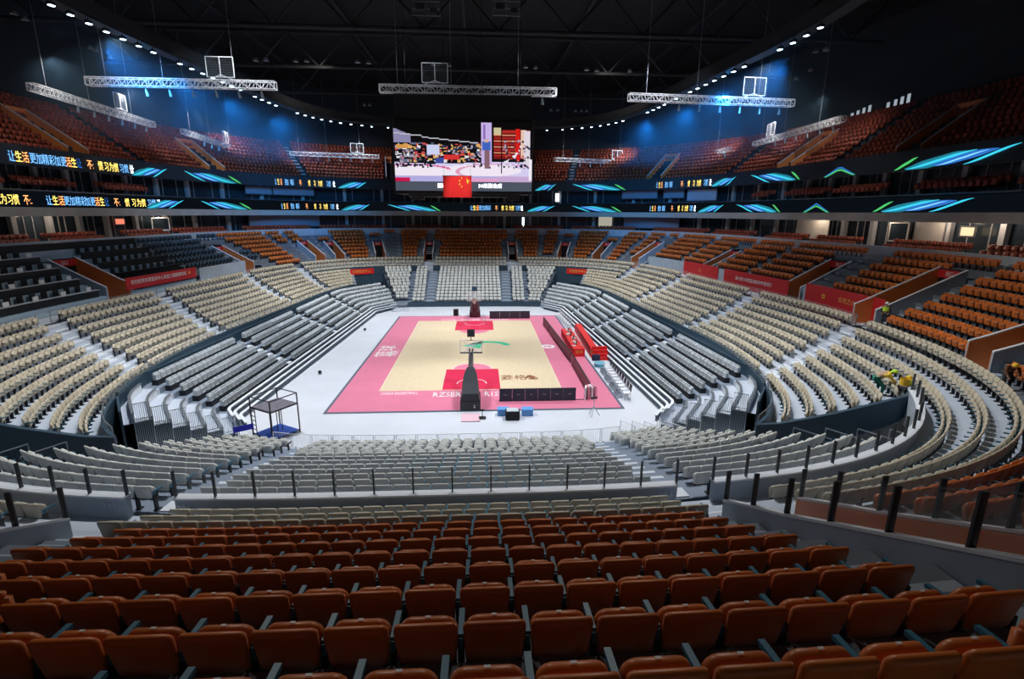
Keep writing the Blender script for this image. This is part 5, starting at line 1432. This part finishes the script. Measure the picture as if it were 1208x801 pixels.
for k, (px, py) in enumerate(sorted(LP)):
    g = onz(px, py, 33); lab = '%s small unlit ceiling lamp from the left under the dark roof' % ordn(k+1)
    if lp is None:
        lp = thing('ceiling_lamp', lab, 'lamp', tuple(g), 0, 'small ceiling lamps')
        mb = MB(); mb.tube((0, 0, 0), (0, 0, .35), .34, 10, .16); mb.build('shade', mat('lamp_shade_pale', (.30, .32, .34), .5, emis=.0), lp)
        mb = MB(); mb.tube((0, 0, .3), (0, 0, 6.4), .012, 4); mb.build('cord', m_dark, lp)
    else: dup(lp, tuple(g), 0, lab)

# haze hanging around the catwalk lamps
for sx in (-1, 1):
    mb = MB(); mb.prism([(sx*24, -16), (sx*24, 38), (sx*40, 46), (sx*44, 10), (sx*42, -16)][::-sx], 22, 29)
    hz = bpy.data.materials.new('haze'); hz.use_nodes = True; nt = hz.node_tree; nt.nodes.remove(nt.nodes['Principled BSDF'])
    vs = nt.nodes.new('ShaderNodeVolumeScatter'); vs.inputs['Density'].default_value = .011; vs.inputs['Color'].default_value = (.35, .65, 1, 1)  # blue of the lamps' light is partly put into the scatter colour
    nt.links.new(vs.outputs[0], nt.nodes['Material Output'].inputs['Volume'])
    stuff(mb.build('haze', hz), 'thin blue-lit haze around the %s catwalk lamps' % ('left' if sx < 0 else 'right'), 'haze')
# ------------------------------------------------------------------ left side: boxes with desks
m_desk = mat('black_desk_front', (.010, .013, .018), .5); m_tier = mat('box_terrace_blue', (.36, .48, .60), .8, vary=.06, scale=1)
def vip_terrace():
    mb = MB(); e0 = None; z0 = 5.55
    for k in range(5):
        d0, d1, z = 1.4+1.65*k, 1.4+1.65*(k+1), 6.3+1.02*k
        P0, P1 = curve(d0), curve(d1); mk = m_vip(BP) & ~blocked(curve((d0+d1)/2), 1, PITS)
        for r in runs(mk): strip(mb, P0, P0, z0, z, r); strip(mb, P0, P1, z, z, r)
        z0 = z
    struct(mb.build('box_terrace', m_tier))
vip_terrace()
AISV = [c for c in PITS]
for k in range(5):
    d0, z = 1.4+1.65*k, 6.3+1.02*k; Pd = curve(d0+.2)
    mk = m_vip(BP) & ~blocked(Pd, 1, PITS) & ~blocked(Pd, 1, [Cut(c.p, c.q, c.hw+.7) for c in PITS])
    for ri, r in enumerate(runs(mk)):
        if len(r) < 20: continue
        pts = [(Pd[i, 0]+BX, Pd[i, 1]) for i in r[::6]]; my = Pd[r[len(r)//2], 1]
        blk = 'nearest left box block' if my < -12 else 'second left box block'
        if my > 2: blk = 'farther left box block'
        t = thing('long_desk', 'long black-fronted desk, %s step up, %s' % (ordn(k+1), blk), 'desk', (pts[0][0], pts[0][1], z))
        o_ = pts[0]; lp_ = [(x-o_[0], y-o_[1]) for x, y in pts]
        mb = MB(); mb.wall(lp_, 0.02, .66, .06); mb.build('front_board', m_desk, t)
        mb = MB(); mb.wall(lp_, .66, .71, .42); mb.build('desktop', m_conc if my < -12 else m_desk, t)
        if my < -12:
            for q, (x, y) in enumerate(lp_[1::3]):
                mb = MB(); mb.box((x-.1, y, .88), (.08, .55, .34)); mb.build('white_card_holder', m_white, t)
        for q, (x, y, nx, ny) in enumerate(place(r, d0+.2, 1.15)):
            s = MB(); cx_, cy_ = nx*.8, ny*.8
            if q > 40: break
            c = thing('swivel_chair', 'black chair, %s from the near end behind the %s desk, %s' % (ordn(q+1), ordn(k+1), blk), 'chair', (x+BX+cx_, y+cy_, z), math.atan2(nx, -ny), 'black chairs behind the left desks') if k < 4 else None
            if c is None: continue
            if q == 0 and k == 0 and ri == 0 or 'vch' not in globals():
                a = MB(); a.box((0, 0, .48), (.5, .5, .1)); a2 = MB(); a2.box((0, -.27, .85), (.5, .1, .6)); a3 = MB(); a3.tube((0, 0, 0), (0, 0, .45), .04, 5); a3.box((0, 0, .03), (.5, .5, .04))
                vch = [(nm, b_.mesh(nm)) for nm, b_ in (('seat', a), ('backrest', a2), ('pedestal', a3))]
                for _, me in vch: me.materials.append(m_dark)
            for nm, me in vch:
                o = bpy.data.objects.new(nm, me); o.parent = c; COL.objects.link(o)
# ------------------------------------------------------------------ people
def body(name, joints, edges, radii, m, parent, sub=2):
    me = bpy.data.meshes.new(name); me.from_pydata(joints, edges, []); me.materials.append(m)
    o = bpy.data.objects.new(name, me); COL.objects.link(o); o.parent = parent
    sk = o.modifiers.new('skin', 'SKIN'); sk.use_smooth_shade = True
    for i, r in enumerate(radii):
        v = me.skin_vertices[0].data[i]; v.radius = (r, r) if not isinstance(r, tuple) else r
        v.use_root = (i == 0)
    sb = o.modifiers.new('sub', 'SUBSURF'); sb.levels = sub; sb.render_levels = sub
    return o
def person(loc, rz, label, pose, m_top, m_leg, m_hat, vest=None, s=1.0):
    t = thing('person', label, 'person', loc, rz)
    if pose == 'stand':
        hip = (0, 0, .92); ch = (0, .01, 1.30); nk = (0, .01, 1.46); hd = (0, .03, 1.60)
        fl, fr = (-.10, 0, .06), (.10, .02, .06); kl, kr = (-.10, .02, .5), (.10, .03, .5)
        sl, sr = (-.19, 0, 1.38), (.19, 0, 1.38); el, er = (-.25, .02, 1.12), (.25, .02, 1.12); hl, hr = (-.20, .16, .92), (.20, .16, .92)
    else:                                  # bending forward to work on the seats
        hip = (0, -.15, .88); ch = (0, .22, 1.10); nk = (0, .38, 1.16); hd = (0, .52, 1.17)
        fl, fr = (-.13, -.05, .06), (.14, .12, .06); kl, kr = (-.12, .0, .48), (.13, .12, .50)
        sl, sr = (-.19, .28, 1.12), (.19, .28, 1.12); el, er = (-.24, .42, .88), (.24, .44, .86); hl, hr = (-.16, .62, .72), (.18, .64, .70)
    sc = lambda p: tuple(q*s for q in p)
    J = [hip, ch, nk, hd, (-.10, hip[1], hip[2]-.05), kl, fl, (.10, hip[1], hip[2]-.05), kr, fr, sl, el, hl, sr, er, hr]
    E = [(0, 1), (1, 2), (2, 3), (0, 4), (4, 5), (5, 6), (0, 7), (7, 8), (8, 9), (1, 10), (10, 11), (11, 12), (1, 13), (13, 14), (14, 15)]
    RR = [.13, .15, .055, .085, .09, .062, .045, .09, .062, .045, .07, .048, .030, .07, .048, .030]
    body('body', [sc(p) for p in J], E, [r*s for r in RR], m_skin, t)
    # clothing
    body('trousers', [sc(p) for p in (hip, J[4], kl, (fl[0], fl[1], .12), J[7], kr, (fr[0], fr[1], .12))], [(0, 1), (1, 2), (2, 3), (0, 4), (4, 5), (5, 6)], [r*s for r in (.15, .11, .08, .07, .11, .08, .07)], m_leg, t)
    body('jacket', [sc(p) for p in (((hip[0]+ch[0])/2, (hip[1]+ch[1])/2, (hip[2]+ch[2])/2-.03), ch, (nk[0], nk[1]-.01, nk[2]-.04), sl, el, (hl[0]*.98, hl[1]*.93, hl[2]+.05), sr, er, (hr[0]*.98, hr[1]*.93, hr[2]+.05))],
         [(0, 1), (1, 2), (1, 3), (3, 4), (4, 5), (1, 6), (6, 7), (7, 8)], [r*s for r in (.165, .175, .075, .09, .065, .05, .09, .065, .05)], m_top, t)
    if vest: 
        mb = MB(); c = Vector(sc(((hip[0]+ch[0])/2, (hip[1]+ch[1])/2, (hip[2]+ch[2])/2+.1)))
        for k in range(12):
            a, b = 2*PI*k/12, 2*PI*(k+1)/12
            q = lambda an, z, r: (c.x+r*1.08*math.cos(an)*s, c.y+r*math.sin(an)*s, c.z+z*s)
            mb.quad(q(a, -.12, .205), q(b, -.12, .205), q(b, .20, .215), q(a, .20, .215))
        mb.build('vest', vest, t, True)
    for sg, f in ((-1, fl), (1, fr)):
        mb = MB(); mb.box((f[0]*s, (f[1]+.05)*s, .05*s), (.11*s, .28*s, .10*s)); mb.build('shoe', m_dark, t)
    # helmet and face
    bm = bmesh.new(); bmesh.ops.create_uvsphere(bm, u_segments=16, v_segments=10, radius=.135*s)
    for v in bm.verts:
        if v.co.z < -.01: v.co.z = -.01
    me = bpy.data.meshes.new('helmet'); bm.to_mesh(me); bm.free(); me.materials.append(m_hat)
    o = bpy.data.objects.new('helmet', me); COL.objects.link(o); o.parent = t; o.location = sc((hd[0], hd[1], hd[2]+.05))
    mb = MB(); mb.box((0, 0, 0), (.2*s, .34*s, .02*s)); b = mb.build('brim', m_hat, o)
    mb = MB(); y = hd[1]+.095; z = hd[2]
    mb.box((0, y*s, z*s), (.03*s, .04*s, .05*s)); mb.build('nose', m_skin, t)
    mb = MB()
    for x in (-.035, .035): mb.box((x*s, (y-.01)*s, (z+.02)*s), (.018*s, .02*s, .012*s))
    mb.build('eyes', m_dark, t)
    mb = MB(); mb.box((0, (y-.008)*s, (z-.045)*s), (.045*s, .02*s, .010*s)); mb.build('mouth', mat('lips', (.3, .1, .08), .6), t)
    # fingers
    for hnd in (hl, hr):
        mb = MB(); h = Vector(sc(hnd))
        for k in range(4):
            a = h+Vector(((-.03+.02*k)*s, 0, -.02*s)); b_ = a+Vector((0, .03*s, -(.05+.01*(k in (1, 2)))*s)); mb.tube(a, b_, .010*s, 5, .009*s); mb.tube(b_, b_+Vector((0, -.012*s, -.03*s)), .009*s, 5, .007*s)
        sg = 1 if hnd[0] < 0 else -1; mb.tube(h+Vector((sg*.03*s, .01, 0)), h+Vector((sg*.055*s, .03*s, -.045*s)), .011*s, 5, .008*s); mb.build('fingers', m_skin, t)
    return t
def floor_z(x, y):                        # height of the cream or orange terrace at a place
    b = bc((x, y)); best = None
    for d, z in CREAM+ORANGE:
        if np.min(np.hypot(*(curve(d-.38)-b).T)) < .58: best = z if best is None else best
    return best if best is not None else 5.5
def put(px, py, z):
    for _ in range(4):
        g = onz(px, py, z); z = floor_z(g[0], g[1])
    return (g[0], g[1], z)
P_ = curve(.9); q_ = proj(np.c_[P_[:, 0]+BX, P_[:, 1], np.full(NB, 5.55)]); i_ = int(np.argmin(abs(q_[:, 0]-1046)+np.where((P_[:, 0] > 0) & (abs(P_[:, 1]) < 25), 0, 1e6))); g = onz(1042, 384, 5.95)
print('GUARD', g)
person((g[0], g[1], 5.96), 2.2, 'person in dark clothes, yellow vest and white helmet standing by the right orange wall', 'stand', m_darkcloth, m_darkcloth, m_white, m_hiviz, 1.05)
g = put(1034, 472, 4.0); person(g, -2.0, 'person in yellow jacket and green trousers bending over cream seats beside glass railing', 'bend', m_hiorange, m_green, m_hiviz, None, 1.2)
g = put(1064, 468, 4.3); person(g, -1.0, 'person in bright green and orange vest crouched over cream seats at the railing corner', 'bend', m_hiviz, m_darkcloth, m_hiorange, m_hiorange, 1.15)
g = put(6, 376, 5.5); person(g, 1.2, 'person in orange and yellow vest at the left picture edge above the aisle', 'bend', m_hiorange, m_darkcloth, m_hiorange, None, 1.1)
g = put(1192, 432, 5.9); person(g, 2.6, 'person in brown and orange bending by the orange wall at the right picture edge', 'bend', mat('brown_cloth', (.12, .05, .02), .8), m_darkcloth, m_hiorange, None, 1.1)
